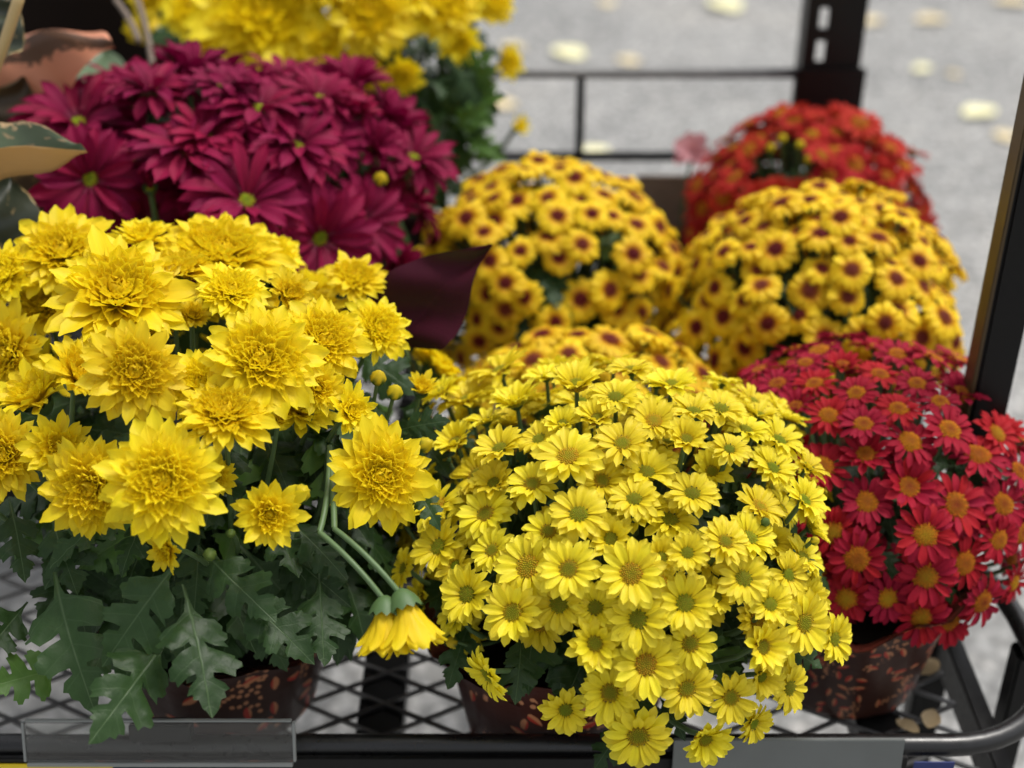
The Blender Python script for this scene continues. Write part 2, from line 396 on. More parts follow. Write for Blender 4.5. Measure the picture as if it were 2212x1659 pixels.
# --- yellow decorative mum (many layers)
YO = (0.91, 0.735, 0.016); YI = (0.90, 0.66, 0.012); YP = (0.90, 0.70, 0.035)
POINTY = [(0, .30), (.15, .55), (.4, .92), (.6, 1.0), (.78, .82), (.9, .48), (1, .06)]
ROUND = [(0, .35), (.2, .62), (.45, .92), (.68, 1.0), (.85, .86), (.95, .55), (1, .25)]
POM = Kind('pompom', MP_YEL)
NARROW = [(0, .34), (.15, .55), (.4, .88), (.62, 1.0), (.82, .93), (.93, .72), (1, .28)]
for k in range(4):     # 0-3 outer, long, softly pointed
    POM.protos.append(petal(NARROW, lambda s, k=k: R(20 - 34 * s + 7 * (k - 1.5) * s), lambda s: .42 * (1 - s * .4), .14,
        lambda s, v: lerp3(YI, YO, .3 + s), W=.135 + .02 * (k % 2), ns=9, nv=7, wave=.06, twist=.25 * (k - 1.5), seed=k))
for k in range(3):     # 4-6 middle, spooned
    POM.protos.append(petal(ROUND if k else NARROW, lambda s, k=k: R(8 - 8 * s + 8 * k * s), lambda s: .55, .10,
        lambda s, v: lerp3(YI, YO, s * 1.3), W=.20, ns=8, nv=7, wave=.03, seed=10 + k))
for k in range(3):     # 7-9 inner, incurved scales
    POM.protos.append(petal(ROUND, lambda s, k=k: R(-22 + (66 + 14 * k) * s), lambda s: .7, .0,
        lambda s, v: lerp3((.88, .54, .008), (.90, .68, .012), s * 1.2), W=.30, ns=7, nv=7, seed=20 + k))
def pom_recipe(n, open_, seed):
    r = random.Random(seed); rec = []
    for i in range(n):
        t = i / (n - 1); az = i * 2.39996 + r.uniform(-.10, .10) * (1 - .6 * t)
        el = R((2 + 66 * t ** 1.25) * open_ + (1 - open_) * (50 + 38 * t) + r.uniform(-9, 9) * (1 - .6 * t))
        ln = .5 * (1.0 - .72 * t ** .95) * r.uniform(.86, 1.09)
        if i < n * .22 and r.random() < .14: ln *= 1.13; el += R(r.uniform(-10, 22))
        p = r.randrange(4) if t < .38 else (4 + r.randrange(3) if t < .82 else 7 + r.randrange(3))
        rec.append((p, petal_matrix(az, el, ln, .07 * (1 - t) + .004, .01 + .06 * t, r.uniform(-.12, .12), r.uniform(.92, 1.1))))
    return rec
for k in range(6): POM.recipes.append(pom_recipe(172 + 8 * (k % 3), 1.0, 100 + k))
for k in range(3): POM.recipes.append(pom_recipe(84, .62, 120 + k))      # 6-8 half open
for k in range(2): POM.recipes.append(pom_recipe(46, .30, 130 + k))      # 9-10 barely open
for k in range(2):                                                        # 11-12 nodding cone seen from behind
    r_ = random.Random(140 + k); rec = []
    for (n, el, ln) in ((13, 60, .50), (12, 68, .48), (10, 78, .44)):
        for i in range(n): rec.append((r_.randrange(4), petal_matrix(6.2832 * (i + r_.uniform(-.2, .2)) / n + el, R(el + r_.uniform(-6, 6)), ln * r_.uniform(.85, 1.05), .09, 0, r_.uniform(-.2, .2), 1.15)))
    POM.recipes.append(rec)
POM.finish(); POM.scale = 1.07

# --- yellow daisy mum
DAI = Kind('daisy', MP_DAI)
DY = (0.85, 0.71, 0.020); DP = (0.90, 0.80, 0.10); DB = (0.72, 0.50, 0.008)
for k in range(5):
    DAI.protos.append(petal(ROUND, lambda s, k=k: R(20 - (30 + 8 * k) * s), lambda s: .38, .22,
        lambda s, v: lerp3(lerp3(DB, DY, s * 4), DP, (s - .55) * .8), W=.17 + .012 * (k % 3), ns=8, nv=7, wave=.05, seed=40 + k))
def ray_recipe(rows, seed, r0, np_, jit=6.0):
    r = random.Random(seed); rec = []; off = r.uniform(0, 6)
    for (n, el, ln, z, wd) in rows:
        off += .5 * 6.283 / n
        for i in range(n):
            az = off + 6.2832 * (i + r.uniform(-.22, .22)) / n
            if r.random() < .03: continue
            l2 = (.5 - r0) * ln * r.uniform(.88, 1.08)
            rec.append((r.randrange(np_), petal_matrix(az, R(el + r.uniform(-jit, jit)), l2, r0, z + r.uniform(-.006, .006), r.uniform(-.22, .22), wd * r.uniform(.88, 1.1))))
    return rec
for k in range(8): DAI.recipes.append(ray_recipe([(14 + k % 3, 4 + 3 * (k % 4), 1.04, -.012, 1.15), (13, 20 + 3 * (k % 4), .95, .008, 1.12)], 200 + k, .115, 5, 8))
for k in range(2): DAI.recipes.append(ray_recipe([(13, 34, 1.0, -.01, 1.2), (12, 48, .9, .01, 1.15)], 220 + k, .11, 5))
DAI.recipes.append(ray_recipe([(16, -38, 1.25, -.01, 1.2), (14, -28, 1.2, .008, 1.2), (12, -12, 1.1, .01, 1.2)], 230, .11, 5))   # 8 reflexed
DAI.finish(); DAI.scale = 1.10
GR = (0.31, 0.29, 0.010); OY = (0.52, 0.33, 0.010); BR = (0.34, 0.17, 0.010)
DAI.discs = [disc_mesh('daisy_disc', .175, .06, 150, lambda t: lerp3((.27, .28, .010), (.38, .33, .012), t * t), .0125, .0, 1),
             disc_mesh('daisy_disc', .19, .065, 170, lambda t: lerp3(GR, OY, (t - .35) * 2.2), .0130, .010, 2),
             disc_mesh('daisy_disc', .205, .075, 180, lambda t: lerp3((.36, .32, .012), (.54, .33, .012), t * 1.6), .0135, .012, 3),
             disc_mesh('daisy_disc', .16, .05, 130, lambda t: lerp3((.22, .28, .010), (.31, .31, .012), t), .0115, .012, 4)]

# --- burgundy daisy mum, large long petals
BUR = Kind('burgundy', MP_BUR)
B0 = (0.235, 0.004, 0.046); B1 = (0.16, 0.003, 0.028); BW = (0.42, 0.16, 0.22)
LONG = [(0, .28), (.2, .55), (.45, .88), (.65, 1.0), (.82, .84), (.93, .5), (1, .10)]
for k in range(5):
    def cf(s, v, k=k):
        c = lerp3(B1, B0, s * 1.2 + .1 * (k % 2))
        return lerp3(c, BW, max(0, .55 - s * 2.2) * (1 if abs(v) < .4 else .25) * (k % 2))
    BUR.protos.append(petal(LONG, lambda s, k=k: R(22 - (34 + 9 * k) * s), lambda s: .40, .22, cf, W=.118 + .01 * (k % 3), ns=9, nv=7, wave=.05, seed=60 + k))
for k in range(5): BUR.recipes.append(ray_recipe([(14, 0, 1.0, -.012, 1.2), (14, 12, .98, .006, 1.15), (11, 28, .86, .02, 1.1)], 300 + k, .055, 5, 8))
for k in range(2): BUR.recipes.append(ray_recipe([(11, 34, 1.0, -.012, 1.2), (10, 48, .95, .006, 1.2), (7, 62, .8, .02, 1.1)], 320 + k, .045, 5, 8))
BUR.recipes.append(ray_recipe([(9, 66, .95, -.01, 1.0), (8, 76, .95, .0, 1.0)], 330, .04, 5, 6))     # 7 opening bud
BUR.finish(); BUR.scale = 1.1
BUR.discs = [disc_mesh('burgundy_disc', .075, .035, 70, lambda t: lerp3((.20, .27, .01), (.40, .40, .015), t), .009, .008, 5)]

# --- red daisy mum with orange disc
def make_red(name, R0, R1, RP, D0, D1, D2, sc):
    K = Kind(name, MP_RED)
    for k in range(4):
        K.protos.append(petal(ROUND, lambda s, k=k: R(18 - (30 + 8 * k) * s), lambda s: .35, .18,
            lambda s, v: lerp3(lerp3(R1, R0, s * 2), RP, (s - .75) * 1.3), W=.15 + .01 * (k % 3), ns=7, nv=5, wave=.05, seed=80 + k))
    for k in range(6): K.recipes.append(ray_recipe([(13, -2 + 3 * (k % 4), 1.04, -.012, 1.12), (13, 12 + 3 * (k % 4), .92, .008, 1.08)], 400 + k, .13, 4, 8))
    K.recipes.append(ray_recipe([(12, 30, 1.0, -.01, 1.1), (11, 42, .9, .01, 1.1)], 420, .12, 4))
    K.finish(); K.scale = sc
    K.discs = [disc_mesh(name + '_disc', .21, .075, 170, lambda t: lerp3(D0, D1, t * 1.5), .0140, .014, 6),
               disc_mesh(name + '_disc', .20, .07, 160, lambda t: lerp3(D2, D1, t * 1.3), .0140, .0, 7),
               disc_mesh(name + '_disc', .215, .08, 170, lambda t: lerp3(lerp3(D0, D1, .4), D1, t * 1.5), .0145, .010, 8)]
    return K
RED = make_red('red', (0.36, 0.011, 0.028), (0.26, 0.007, 0.016), (0.46, 0.03, 0.048), (.30, .055, .010), (.55, .19, .010), (.48, .30, .010), 1.12)
BRICK = make_red('brick', (0.44, 0.024, 0.018), (0.34, 0.012, 0.010), (0.50, 0.05, 0.03), (.42, .10, .010), (.55, .20, .010), (.48, .26, .010), 1.18)

# --- gold mum with maroon eye
GOLD = Kind('gold', MP_BRO)
G0 = (0.88, 0.63, 0.022); G1 = (0.68, 0.24, 0.008); G2 = (0.30, 0.035, 0.012)
for k in range(4):
    GOLD.protos.append(petal(ROUND, lambda s, k=k: R(22 - (62 + 6 * k) * s), lambda s: .3, .12,
        lambda s, v: lerp3(G2, lerp3(G1, G0, (s - .12) * 3.2), s * 5), W=.20, ns=7, nv=5, wave=.04, seed=90 + k))
for k in range(4): GOLD.recipes.append(ray_recipe([(14, -10, 1.0, -.012, 1.2), (13, 2, .93, .008, 1.2)], 500 + k, .10, 4))
GOLD.finish(); GOLD.scale = 1.2
GOLD.discs = [disc_mesh('gold_disc', .165, .06, 90, lambda t: lerp3((.13, .010, .012), (.22, .022, .012), t), .015, .0, 9),
              disc_mesh('gold_disc', .18, .07, 90, lambda t: lerp3((.20, .03, .025), (.42, .12, .012), t * t), .016, .0, 10)]

# calyx cup and buds
def calyx_mesh(nlob=10):
    V = []; nr, nc = 5, 20
    for i, (z, rr) in enumerate([(-.16, .03), (-.13, .085), (-.07, .135), (-.02, .16), (.03, .19)]):
        for j in range(nc):
            a = 6.2832 * j / nc; q = rr * (1 + (.10 if j % 2 else -.05) * i / 4)
            V.append((q * math.cos(a), q * math.sin(a), z + (.05 if j % 2 and i == 4 else 0)))
    return mesh('calyx', V, grid_faces(nr, nc, 0, True), M_CAL)
CALYX = calyx_mesh()
def bud_mesh(name, tipc, mat):
    V = []; C = []; nr, nc = 9, 20
    for i in range(nr):
        t = i / (nr - 1); rr = .5 * math.sin(math.pi * (.12 + .86 * t)) ** .8 * (1 - .18 * t)
        for j in range(nc):
            a = 6.2832 * j / nc + t * .5; q = rr * (1 + (.06 if j % 2 else -.06) * math.sin(math.pi * t))
            V.append((q * math.cos(a), q * math.sin(a), t * 1.0 - .1))
            gre = (.07, .14, .03)
            C.append(lerp3(gre, tipc, (t - .35 + (.18 if j % 4 < 2 else -.1)) * 3))
    U = [(p[0], p[1]) for p in V]
    return mesh(name, V, grid_faces(nr, nc, 0, True) + [tuple(range(nc))[::-1], tuple(range((nr - 1) * nc, nr * nc))], mat, True, C, U)
BUD_Y = bud_mesh('bud', (.75, .58, .02), MP_YEL)
BUD_G = bud_mesh('bud', (.16, .24, .05), MP_YEL)
BUD_P = bud_mesh('bud', (.42, .10, .10), MP_BUR)

# ------------------------------------------------------------------ leaves
HALF = [(0, .014), (.14, .022), (.24, .05), (.30, .13), (.335, .235), (.375, .305), (.41, .30), (.43, .345), (.475, .335), (.49, .285), (.525, .275), (.505, .16), (.485, .07),
        (.525, .08), (.56, .19), (.60, .315), (.635, .305), (.655, .36), (.705, .35), (.715, .295), (.755, .28), (.725, .17), (.715, .08),
        (.745, .08), (.785, .165), (.825, .205), (.835, .155), (.875, .155), (.885, .105), (.93, .085), (.96, .045)]
def mum_leaf(seed, width=1.0, droop=1.0):
    r = random.Random(seed)
    def side(sg):
        k = r.uniform(.86, 1.12); k2 = r.uniform(.85, 1.15); sh = r.uniform(-.02, .02)
        return [(x + sh * math.sin(math.pi * x) + r.uniform(-.006, .006), sg * y * width * (k if x < .5 else k2) + r.uniform(-.005, .005) * (x > .2)) for x, y in HALF]
    up = side(1); dn = side(-1)
    out = up + [(1.0, 0.0)] + dn[::-1]
    pts = [Vector(p) for p in out]; n = len(pts)
    inner = [Vector((x, 0.0)) for x in np.linspace(.04, .96, 18)]
    for x in np.arange(.2, .96, .055):
        for y in np.arange(.06, .34, .06):
            for sg in (1, -1): inner.append(Vector((x + r.uniform(-.01, .01), sg * y * width)))
    res = delaunay_2d_cdt(pts + inner, [], [list(range(n))], 1, 1e-5)
    P = [(p.x, p.y) for p in res[0]]; F = [tuple(q) for q in res[2]]
    c1, c2 = r.uniform(.25, .5) * droop, r.uniform(.1, .3); a, b = r.uniform(0, 6), r.uniform(0, 6)
    V = []
    for x, y in P:
        ay = abs(y)
        lat = abs((((x - .62 * ay) / .165) % 1.0) - .5)
        z = c2 * 1.5 * ay - 1.3 * ay * ay - c1 * x * x * 1.1 + .14 * x + .045 * (lat - .25) * min(1, ay * 8) + .045 * math.sin(x * 11 + a + (4 if y > 0 else 0)) * ay * 3 + .03 * math.sin(y * 14 + b) * x + .012 * math.sin(x * 37 + b) * math.sin(y * 33 + a)
        V.append((x, y, z))
    used = sorted({k for q in F for k in q}); mp = {k: i for i, k in enumerate(used)}
    V = [V[k] for k in used]; U = [P[k] for k in used]; F = [tuple(mp[k] for k in q) for q in F]
    # all faces up
    G = []
    for q in F:
        p = [U[k] for k in q]; ar = sum(p[i][0] * p[(i + 1) % len(p)][1] - p[(i + 1) % len(p)][0] * p[i][1] for i in range(len(p)))
        G.append(q if ar > 0 else q[::-1])
    return V, G, U
LEAVES = []; LEAVES2 = []
for k in range(7):
    v, f, u = mum_leaf(900 + k, width=random.uniform(.72, .95)); LEAVES.append(mesh('mum_leaf', v, f, M_LEAF, True, None, u))
for k in range(2):
    v, f, u = mum_leaf(950 + k, width=.95); LEAVES2.append(mesh('fresh_leaf', v, f, M_LEAF2, True, None, u))
def frame(xdir, nrm):
    x = Vector(xdir).normalized(); z = Vector(nrm); z = (z - x * z.dot(x)).normalized(); y = z.cross(x)
    return Matrix((x, y, z)).transposed().to_4x4()
def face_matrix(n, spin):
    n = Vector(n).normalized(); return n.to_track_quat('Z', 'Y').to_matrix().to_4x4() @ Matrix.Rotation(spin, 4, 'Z')
def leaf_between(plant, a, b, nrm, fresh=False, name='leaf'):
    a = Vector(a); b = Vector(b); ln = (b - a).length
    M = Matrix.Translation(a - plant.location) @ frame(b - a, nrm) @ Matrix.Scale(ln, 4)
    return obj(name, random.choice(LEAVES2 if fresh else LEAVES), plant, M)

# ------------------------------------------------------------------ pots
SHELF = 0.55
def pot(plant, loc, rt, rb, h, mat, seed, lean=0.0, flare=0.012):
    r = random.Random(seed); nc = 64; V = []; U = []; prof = []
    for t in (0, .03, .1, .25, .4, .55, .7, .82, .92, 1.0): prof.append(t)
    ph = [r.uniform(0, 6.28) for _ in range(5)]
    for t in prof:
        for j in range(nc + 1):
            a = 6.2832 * j / nc; jj = a
            fold = math.sin(jj * 7 + ph[0]) * .5 + math.sin(jj * 13 + ph[1]) * .35 + math.sin(jj * 23 + ph[2]) * .25
            rad = rb + (rt - rb) * t + fold * .0026 * (.3 + t) + (flare * ((t - .8) / .2) ** 2 if t > .8 else 0)
            z = h * t + (math.sin(jj * 3 + ph[3]) * .010 + abs(math.sin(jj * 4 + ph[4])) * .012 - .006) * (t ** 6)
            V.append((rad * math.cos(a), rad * math.sin(a), z + .002)); U.append((a * (rb + rt) / 2, h * t))
    nw = nc + 1
    F = grid_faces(len(prof), nw)
    F.append(tuple(range(nc))[::-1])
    # lining just inside
    o = len(V)
    for t in (1.0, .92, .8, .6):
        for j in range(nw):
            x, y, z = V[prof.index(min(prof, key=lambda q: abs(q - t))) * nw + j]
            d = math.hypot(x, y); k = (d - (.0012 if t == 1.0 else .0025)) / d
            V.append((x * k, y * k, z)); U.append(U[j])
    F2 = grid_faces(4, nw, o)
    me = mesh('pot_wrap', V, F + F2, [mat, M_FILM], True, None, U, [0] * len(F) + [1] * len(F2))
    p = obj('pot_wrap', me, plant, Matrix.Translation(Vector(loc) - plant.location))
    nc2 = 28; V = [(0, 0, h * .80)]
    for k in (.33, .66, 1.0):
        for j in range(nc2):
            a = 6.2832 * j / nc2; q = (rb + (rt - rb) * .78 - .002) * k
            V.append((q * math.cos(a), q * math.sin(a), h * .78 + r.uniform(-.004, .004)))
    F = [(0, 1 + j, 1 + (j + 1) % nc2) for j in range(nc2)] + grid_faces(3, nc2, 1, True)
    obj('soil', mesh('soil', V, F, M_SOIL), plant, Matrix.Translation(Vector(loc) - plant.location))
    return p

# ------------------------------------------------------------------ plant builder
class Plant:
    def __init__(s, name, base, c, r, kind, label, cat='potted flower', group=None, top=.10):
        s.e = empty(name, base); tag(s.e, label, cat, group)
        s.c = Vector(c); s.r = r; s.kind = kind; s.root = Vector(base) + Vector((0, 0, top)); s.pts = []; s.fl = []; s.zleaf = SHELF + .125
    def normal(s, p):
        q = p - s.c; return Vector((q.x / s.r[0] ** 2, q.y / s.r[1] ** 2, q.z / s.r[2] ** 2)).normalized()
    def flower(s, p, n, dia, var=None, spin=None, stem=True, disc=None, sag=0.0):
        s.fl.append((Vector(p), Vector(n).normalized(), dia * s.kind.scale, var, spin, stem, disc, sag)); s.pts.append(Vector(p))
    def px(s, x, y, d, ax=None, ay=None, var=None, push=0.0, disc=None, up=.25, jit=.12, stem=True):
        p = on_dome(x, y, s.c, s.r); n = s.normal(p)
        p = p + (CAM - p).normalized() * push
        tc = (CAM - p).normalized()
        if ax is None: n = (n + Vector((0, 0, up)) + Vector((random.uniform(-jit, jit), random.uniform(-jit, jit), random.uniform(-jit, jit)))).normalized()
        else: n = (tc + RIGHT * ax + UPC * ay).normalized()
        s.flower(p, n, d / FD * depth(p), var, None, stem, disc)
    def scatter(s, n, dia, mind, zmin=-.25, gaps=(), jit=.25, up=.35, keep=None, inset=.06):
        for i in range(n):
            z = 1 - (i + .5) / n * (1 - zmin); a = i * 2.39996 + random.uniform(-.2, .2); q = math.sqrt(max(0, 1 - z * z))
            k = (1 - random.uniform(0, inset)) * (1 + .05 * math.sin(3 * a + s.c.x * 90) * q + .045 * math.sin(5 * a + 7 * z + s.c.y * 50))
            if math.sin(4 * a + 9 * z + s.c.x * 40) > .97 and random.random() < .4: continue
            p = s.c + Vector((s.r[0] * q * math.cos(a), s.r[1] * q * math.sin(a), s.r[2] * z)) * k
            if keep and not keep(p): continue
            if any((p - t).length < mind for t in s.pts): continue
            if any((p - Vector(g[0])).length < g[1] for g in gaps): continue
            nn = s.normal(p) + Vector((random.uniform(-jit, jit), random.uniform(-jit, jit), up + random.uniform(-jit, jit)))
            s.flower(p, nn, dia * random.uniform(.84, 1.14))
    def build(s, n_sep=0, nvar=None, stem_r=.0016, calyx=True):
        k = s.kind; org = s.e.location
        order = sorted(range(len(s.fl)), key=lambda i: -s.fl[i][2] / depth(s.fl[i][0]))
        sep = set(); tot = 0
        for i in order:
            if (s.fl[i][0] - s.c).dot(CAM - s.c) < 0: continue
            v = s.fl[i][3]; v = v if v is not None else i % (nvar or len(k.recipes))
            m = len(k.recipes[v])
            if tot + m <= n_sep: sep.add(i); tot += m
        for i, (p, n, d, var, spin, stem, dv, sag) in enumerate(s.fl):
            v = var if var is not None else i % (nvar or len(k.recipes))
            M = Matrix.Translation(p - org) @ face_matrix(n, random.uniform(0, 6.28) if spin is None else spin) @ Matrix.Diagonal((d * random.uniform(.95, 1.05), d * random.uniform(.95, 1.05), d, 1))
            if i in sep:
                f = bpy.data.objects.new('flower', None); COL.objects.link(f); f.empty_display_size = .01; f.parent = s.e; f.matrix_local = M
                for pi, pm in k.recipes[v]: obj('petal', k.pm[pi], f, pm)
            else: f = obj('flower', k.joined[v], s.e, M)
            if k.discs: obj('disc', random.choice(k.discs) if dv is None else k.discs[dv], f)
            if calyx: obj('calyx', CALYX, f, Matrix.Scale(.75 if k.discs else .9, 4))
            if stem:
                a = p - n * d * .10; rr = s.root + Vector((random.uniform(-.02, .02), random.uniform(-.02, .02), 0))
                h = (a - rr).length
                mid = a - (n * .55 + Vector((0, 0, .45))) * h * .5
                V, F = tube([q - org for q in bez(a, mid, rr, 8)], [stem_r * (1 + .5 * t / 7) for t in range(8)], 6, False)
                obj('stem', mesh('stem', V, F, M_STEM), s.e)
    def bud(s, x, y, d, me, push=0.0, tilt=(0, 0, 1)):
        p = on_dome(x, y, s.c, s.r); p = p + (CAM - p).normalized() * push; sz = d / FD * depth(p)
        n = (Vector(tilt) + s.normal(p) * .5).normalized()
        obj('bud', me, s.e, Matrix.Translation(p - s.e.location) @ face_matrix(n, 0) @ Matrix.Scale(sz, 4))
        a = p - n * sz * .1; h = (a - s.root).length
        V, F = tube([q - s.e.location for q in bez(a, a - (n * .6 + Vector((0, 0, .4))) * h * .5, s.root, 8)], .0014, 6, False)
        obj('stem', mesh('stem', V, F, M_STEM), s.e)
    def foliage(s, n, ln, zlo=-.9, zhi=.7, shell=(.55, .9), fresh=0.0, front=0.0, droop=.35):
        for i in range(n):
            z = random.uniform(zlo, zhi); a = random.uniform(0, 6.283)
            if random.random() < front: a = random.gauss(-math.pi / 2, .8)
            q = math.sqrt(max(0, 1 - z * z)); k = random.uniform(*shell)
            p = s.c + Vector((s.r[0] * q * math.cos(a), s.r[1] * q * math.sin(a), s.r[2] * z)) * k
            if p.z < s.zleaf: continue
            out = Vector((math.cos(a), math.sin(a), .25 * z - droop + random.uniform(-.35, .35)))
            out = out + Vector((random.uniform(-.5, .5), random.uniform(-.5, .5), 0))
            l = ln * random.uniform(.7, 1.2)
            nn = Vector((random.uniform(-.4, .4), random.uniform(-.4, .4), 1)) + Vector((math.cos(a), math.sin(a), 0)) * .5
            leaf_between(s.e, p - out.normalized() * l * .6, p + out.normalized() * l * .4, nn, random.random() < fresh)

toC = -FWD
# ================================================================== THE SETTING
g = 150.0
ground = obj('ground', mesh('ground', [(-g, -g, 0), (g, -g, 0), (g, g, 0), (-g, g, 0)], [(0, 1, 2, 3)], ground_mat(), False))
tag(ground, 'light grey fine gravel pavement under and behind the cart', 'ground', kind='structure')

# ------------------------------------------------------------------ the cart
XE = 0.344; YF, YB = 0.678, 1.465; XL = -0.98
cart = empty('display_cart', (0, 1.09, 0)); tag(cart, 'black steel display cart with diamond mesh shelf and tubular rail', 'cart')
def cpart(name, VF, mat, smooth=False, label=None):
    v, f = VF; o = obj(name, mesh(name, [Vector(p) - cart.location for p in v], f, mat, smooth), cart)
    if label: o['label'] = label
    return o
# expanded metal shelf
H = .0165; nx = int((XE - XL) / .0305); ny = int((YB - YF) / H)
parts = []
for k in range(ny + 1):
    for n in range(nx):
        x0, x1 = XL + n * .0305, XL + (n + 1) * .0305
        y0 = YF + k * H + H / 2 * (-1) ** (n + k); y1 = YF + k * H + H / 2 * (-1) ** (n + 1 + k)
        if max(y0, y1) > YB or min(y0, y1) < YF - .001: continue
        d = Vector((x1 - x0, y1 - y0, 0)).normalized(); s_ = Vector((-d.y, d.x, 0)) * .0019
        a, b = Vector((x0, y0, SHELF - .0015)), Vector((x1, y1, SHELF - .0015)); up = Vector((0, 0, .003))
        parts.append(([a + s_, a - s_ + up * .35, a - s_ - up * .6, b + s_, b - s_ + up * .35, b - s_ - up * .6], [(0, 1, 4, 3), (1, 2, 5, 4), (2, 0, 3, 5)]))
cpart('shelf_mesh', merge(parts), M_MESH)
# shelf edge frame (flat bars on edge) and beams beneath
cpart('shelf_edge', box(XE - .004, XE + .010, YF - .01, YB, SHELF - .030, SHELF + .004, .0015), M_BLACK)
cpart('shelf_edge', box(XL, XE - .0045, YB - .004, YB + .008, SHELF - .030, SHELF + .004, .0015), M_BLACK)
cpart('shelf_edge', box(XL, XE - .0045, YF - .010, YF - .002, SHELF - .034, SHELF - .002, .0015), M_BLACK)
for x in (-.098, .272, -.52):
    cpart('cross_beam', box(x - .017, x + .017, YF - .0015, YB - .005, SHELF - .032, SHELF - .004, .002), M_BLACK, label=None)
# front rail with rounded corner
RZ, RY, RX, RC = .605, .672, .378, .085
pts = [(XL, RY, RZ), (-.4, RY, RZ), (0, RY, RZ), (RX - RC, RY, RZ)]
for i in range(1, 13):
    a = math.pi / 2 * i / 12; pts.append((RX - RC + RC * math.sin(a), RY + RC - RC * math.cos(a), RZ))
pts += [(RX - .001, .80, RZ), (RX - .005, .83, RZ), (RX - .013, .850, RZ), (XE + .012, .866, RZ)]
cpart('front_rail', tube(pts, .0076, 16), M_RAIL, True)
cpart('leg', box(.369, .387, .764, .784, .0, RZ - .0075, .002), M_BLACK)
# right hand upright with a thin brown strip laid on its left face, and the slotted rear upright
up_ = cpart('post', box(XE - .012, XE + .014, .852, .872, .0, 1.75, .002), M_BLACK)
cpart('brown_strip', box(XE - .0152, XE - .0123, .8525, .8715, .56, 1.74, .0008), M_BROWN)
def slotted(x0, x1, y0, y1, z0, z1):
    P = []; sx0, sx1 = x0 + .014, x0 + .023; z = z0 + .02
    P.append(box(x0, sx0, y0, y0 + .003, z0, z1)); P.append(box(sx1, x1, y0, y0 + .003, z0, z1))
    P.append(box(x1 - .003, x1, y0 + .003, y1, z0, z1)); P.append(box(x0, x0 + .003, y0 + .003, y1, z0, z1))
    zz = z0
    while zz < z1 - .06:
        P.append(box(sx0, sx1, y0, y0 + .003, zz, zz + .014)); zz += .036
    P.append(box(sx0, sx1, y0, y0 + .003, zz, z1))
    return merge(P)
cpart('post', slotted(XE - .030, XE + .034, YB + .0105, YB + .045, 0, 1.75), M_BLACK, label='slotted black rear upright')
cpart('post_bracket', box(XE - .036, XE + .040, YB + .003, YB + .0100, .74, .80, .002), M_BLACK)
for x in (XL + .02,):
    cpart('post', box(x - .017, x + .017, .846, .878, 0, 1.2, .002), M_BLACK); cpart('post', box(x - .017, x + .017, YB + .0105, YB + .045, 0, 1.2, .002), M_BLACK)
for z, r_ in ((.789, .0058), (.692, .0058)):
    cpart('back_rail', tube([(XL + .03, YB + .02, z), (-.3, YB + .02, z), (XE + .01, YB + .02, z)], r_, 10), M_GRAIL if z > .7 else M_BLACK, True)
for x in (.0757, -.55):
    cpart('rail_stub', tube([(x, YB + .02, .692), (x, YB + .02, .789)], .005, 10), M_BLACK, True)

# ================================================================== PLANTS
W1 = wrap_mat('leaf_print_wrap', (0.036, 0.011, 0.006), 0.31, 50)
W2 = wrap_mat('leaf_print_wrap_red', (0.050, 0.011, 0.006), 1.73, 50)
W3 = wrap_mat('leaf_print_wrap_dense', (0.040, 0.013, 0.008), 2.9, 82)

# ---- A: large yellow mum
A = Plant('yellow_pompom_mum', (-.215, .785, SHELF), (-.20, .80, .735), (.175, .155, .145), POM,
          'large yellow pompom chrysanthemum with deeply lobed leaves, behind the clear price holder')
pot(A.e, (-.215, .785, SHELF), .086, .068, .098, W1, 1)
for a in [(258, 655, 290, .0, .75, 0, .02), (292, 805, 205, .05, .1, 1, .03), (478, 572, 255, .1, 1.25, 2), (500, 640, 150, .1, .9, 3, .012), (310, 530, 135, 0, 1.6, 7),
          (140, 560, 210, -.25, .75, 4), (15, 600, 150, -.6, .6, 5), (28, 765, 180, -.75, .1, 1, .01), (165, 825, 190, .55, 1.1, 6, .015), (565, 785, 245, .1, .35, 2, .02),
          (692, 745, 195, .35, .45, 3), (618, 640, 115, .6, .5, 8), (438, 835, 155, -.2, .4, 4, .005), (685, 842, 120, .2, .2, 7), (488, 905, 195, .0, .95, 0, .02),
          (602, 912, 66, .3, .6, 9), (750, 890, 115, .7, .25, 8), (766, 612, 135, .1, 1.1, 1), (812, 715, 135, .55, .45, 5), (908, 848, 95, .35, 1.2, 9, -.01),
          (125, 970, 155, .0, .15, 7), (12, 985, 175, -.35, .1, 2, .01), (205, 1050, 215, -.35, -.15, 3, .01), (352, 1040, 240, -.05, .05, 5, .03), (822, 1028, 215, .1, .05, 0, .02),
          (580, 1108, 160, .12, -.15, 6, .015), (368, 1185, 95, -.75, -.45, 8, .01), (466, 1030, 90, .2, .1, 7, -.015), (100, 670, 160, -.3, .8, 0, -.01), (415, 690, 90, .1, .8, 6, -.02),
          (585, 560, 130, .5, 1.1, 4, -.015), (-60, 880, 170, -.6, .4, 1), (-90, 720, 170, -.7, .5, 2), (-40, 1090, 130, -.6, 0, 6)]:
    x, y, d, ax, ay, v = a[:6]; A.px(x, y, d, ax, ay, v, a[6] if len(a) > 6 else 0.0)
A.scatter(60, .062, .052, zmin=.0, keep=lambda p: p.y > .86, jit=.3)
A.scatter(80, .060, .040, zmin=.0, inset=.25, up=.7, jit=.4, keep=lambda p: proj(p)[1] < 900 and proj(p)[0] < 700)
A.build(n_sep=300)
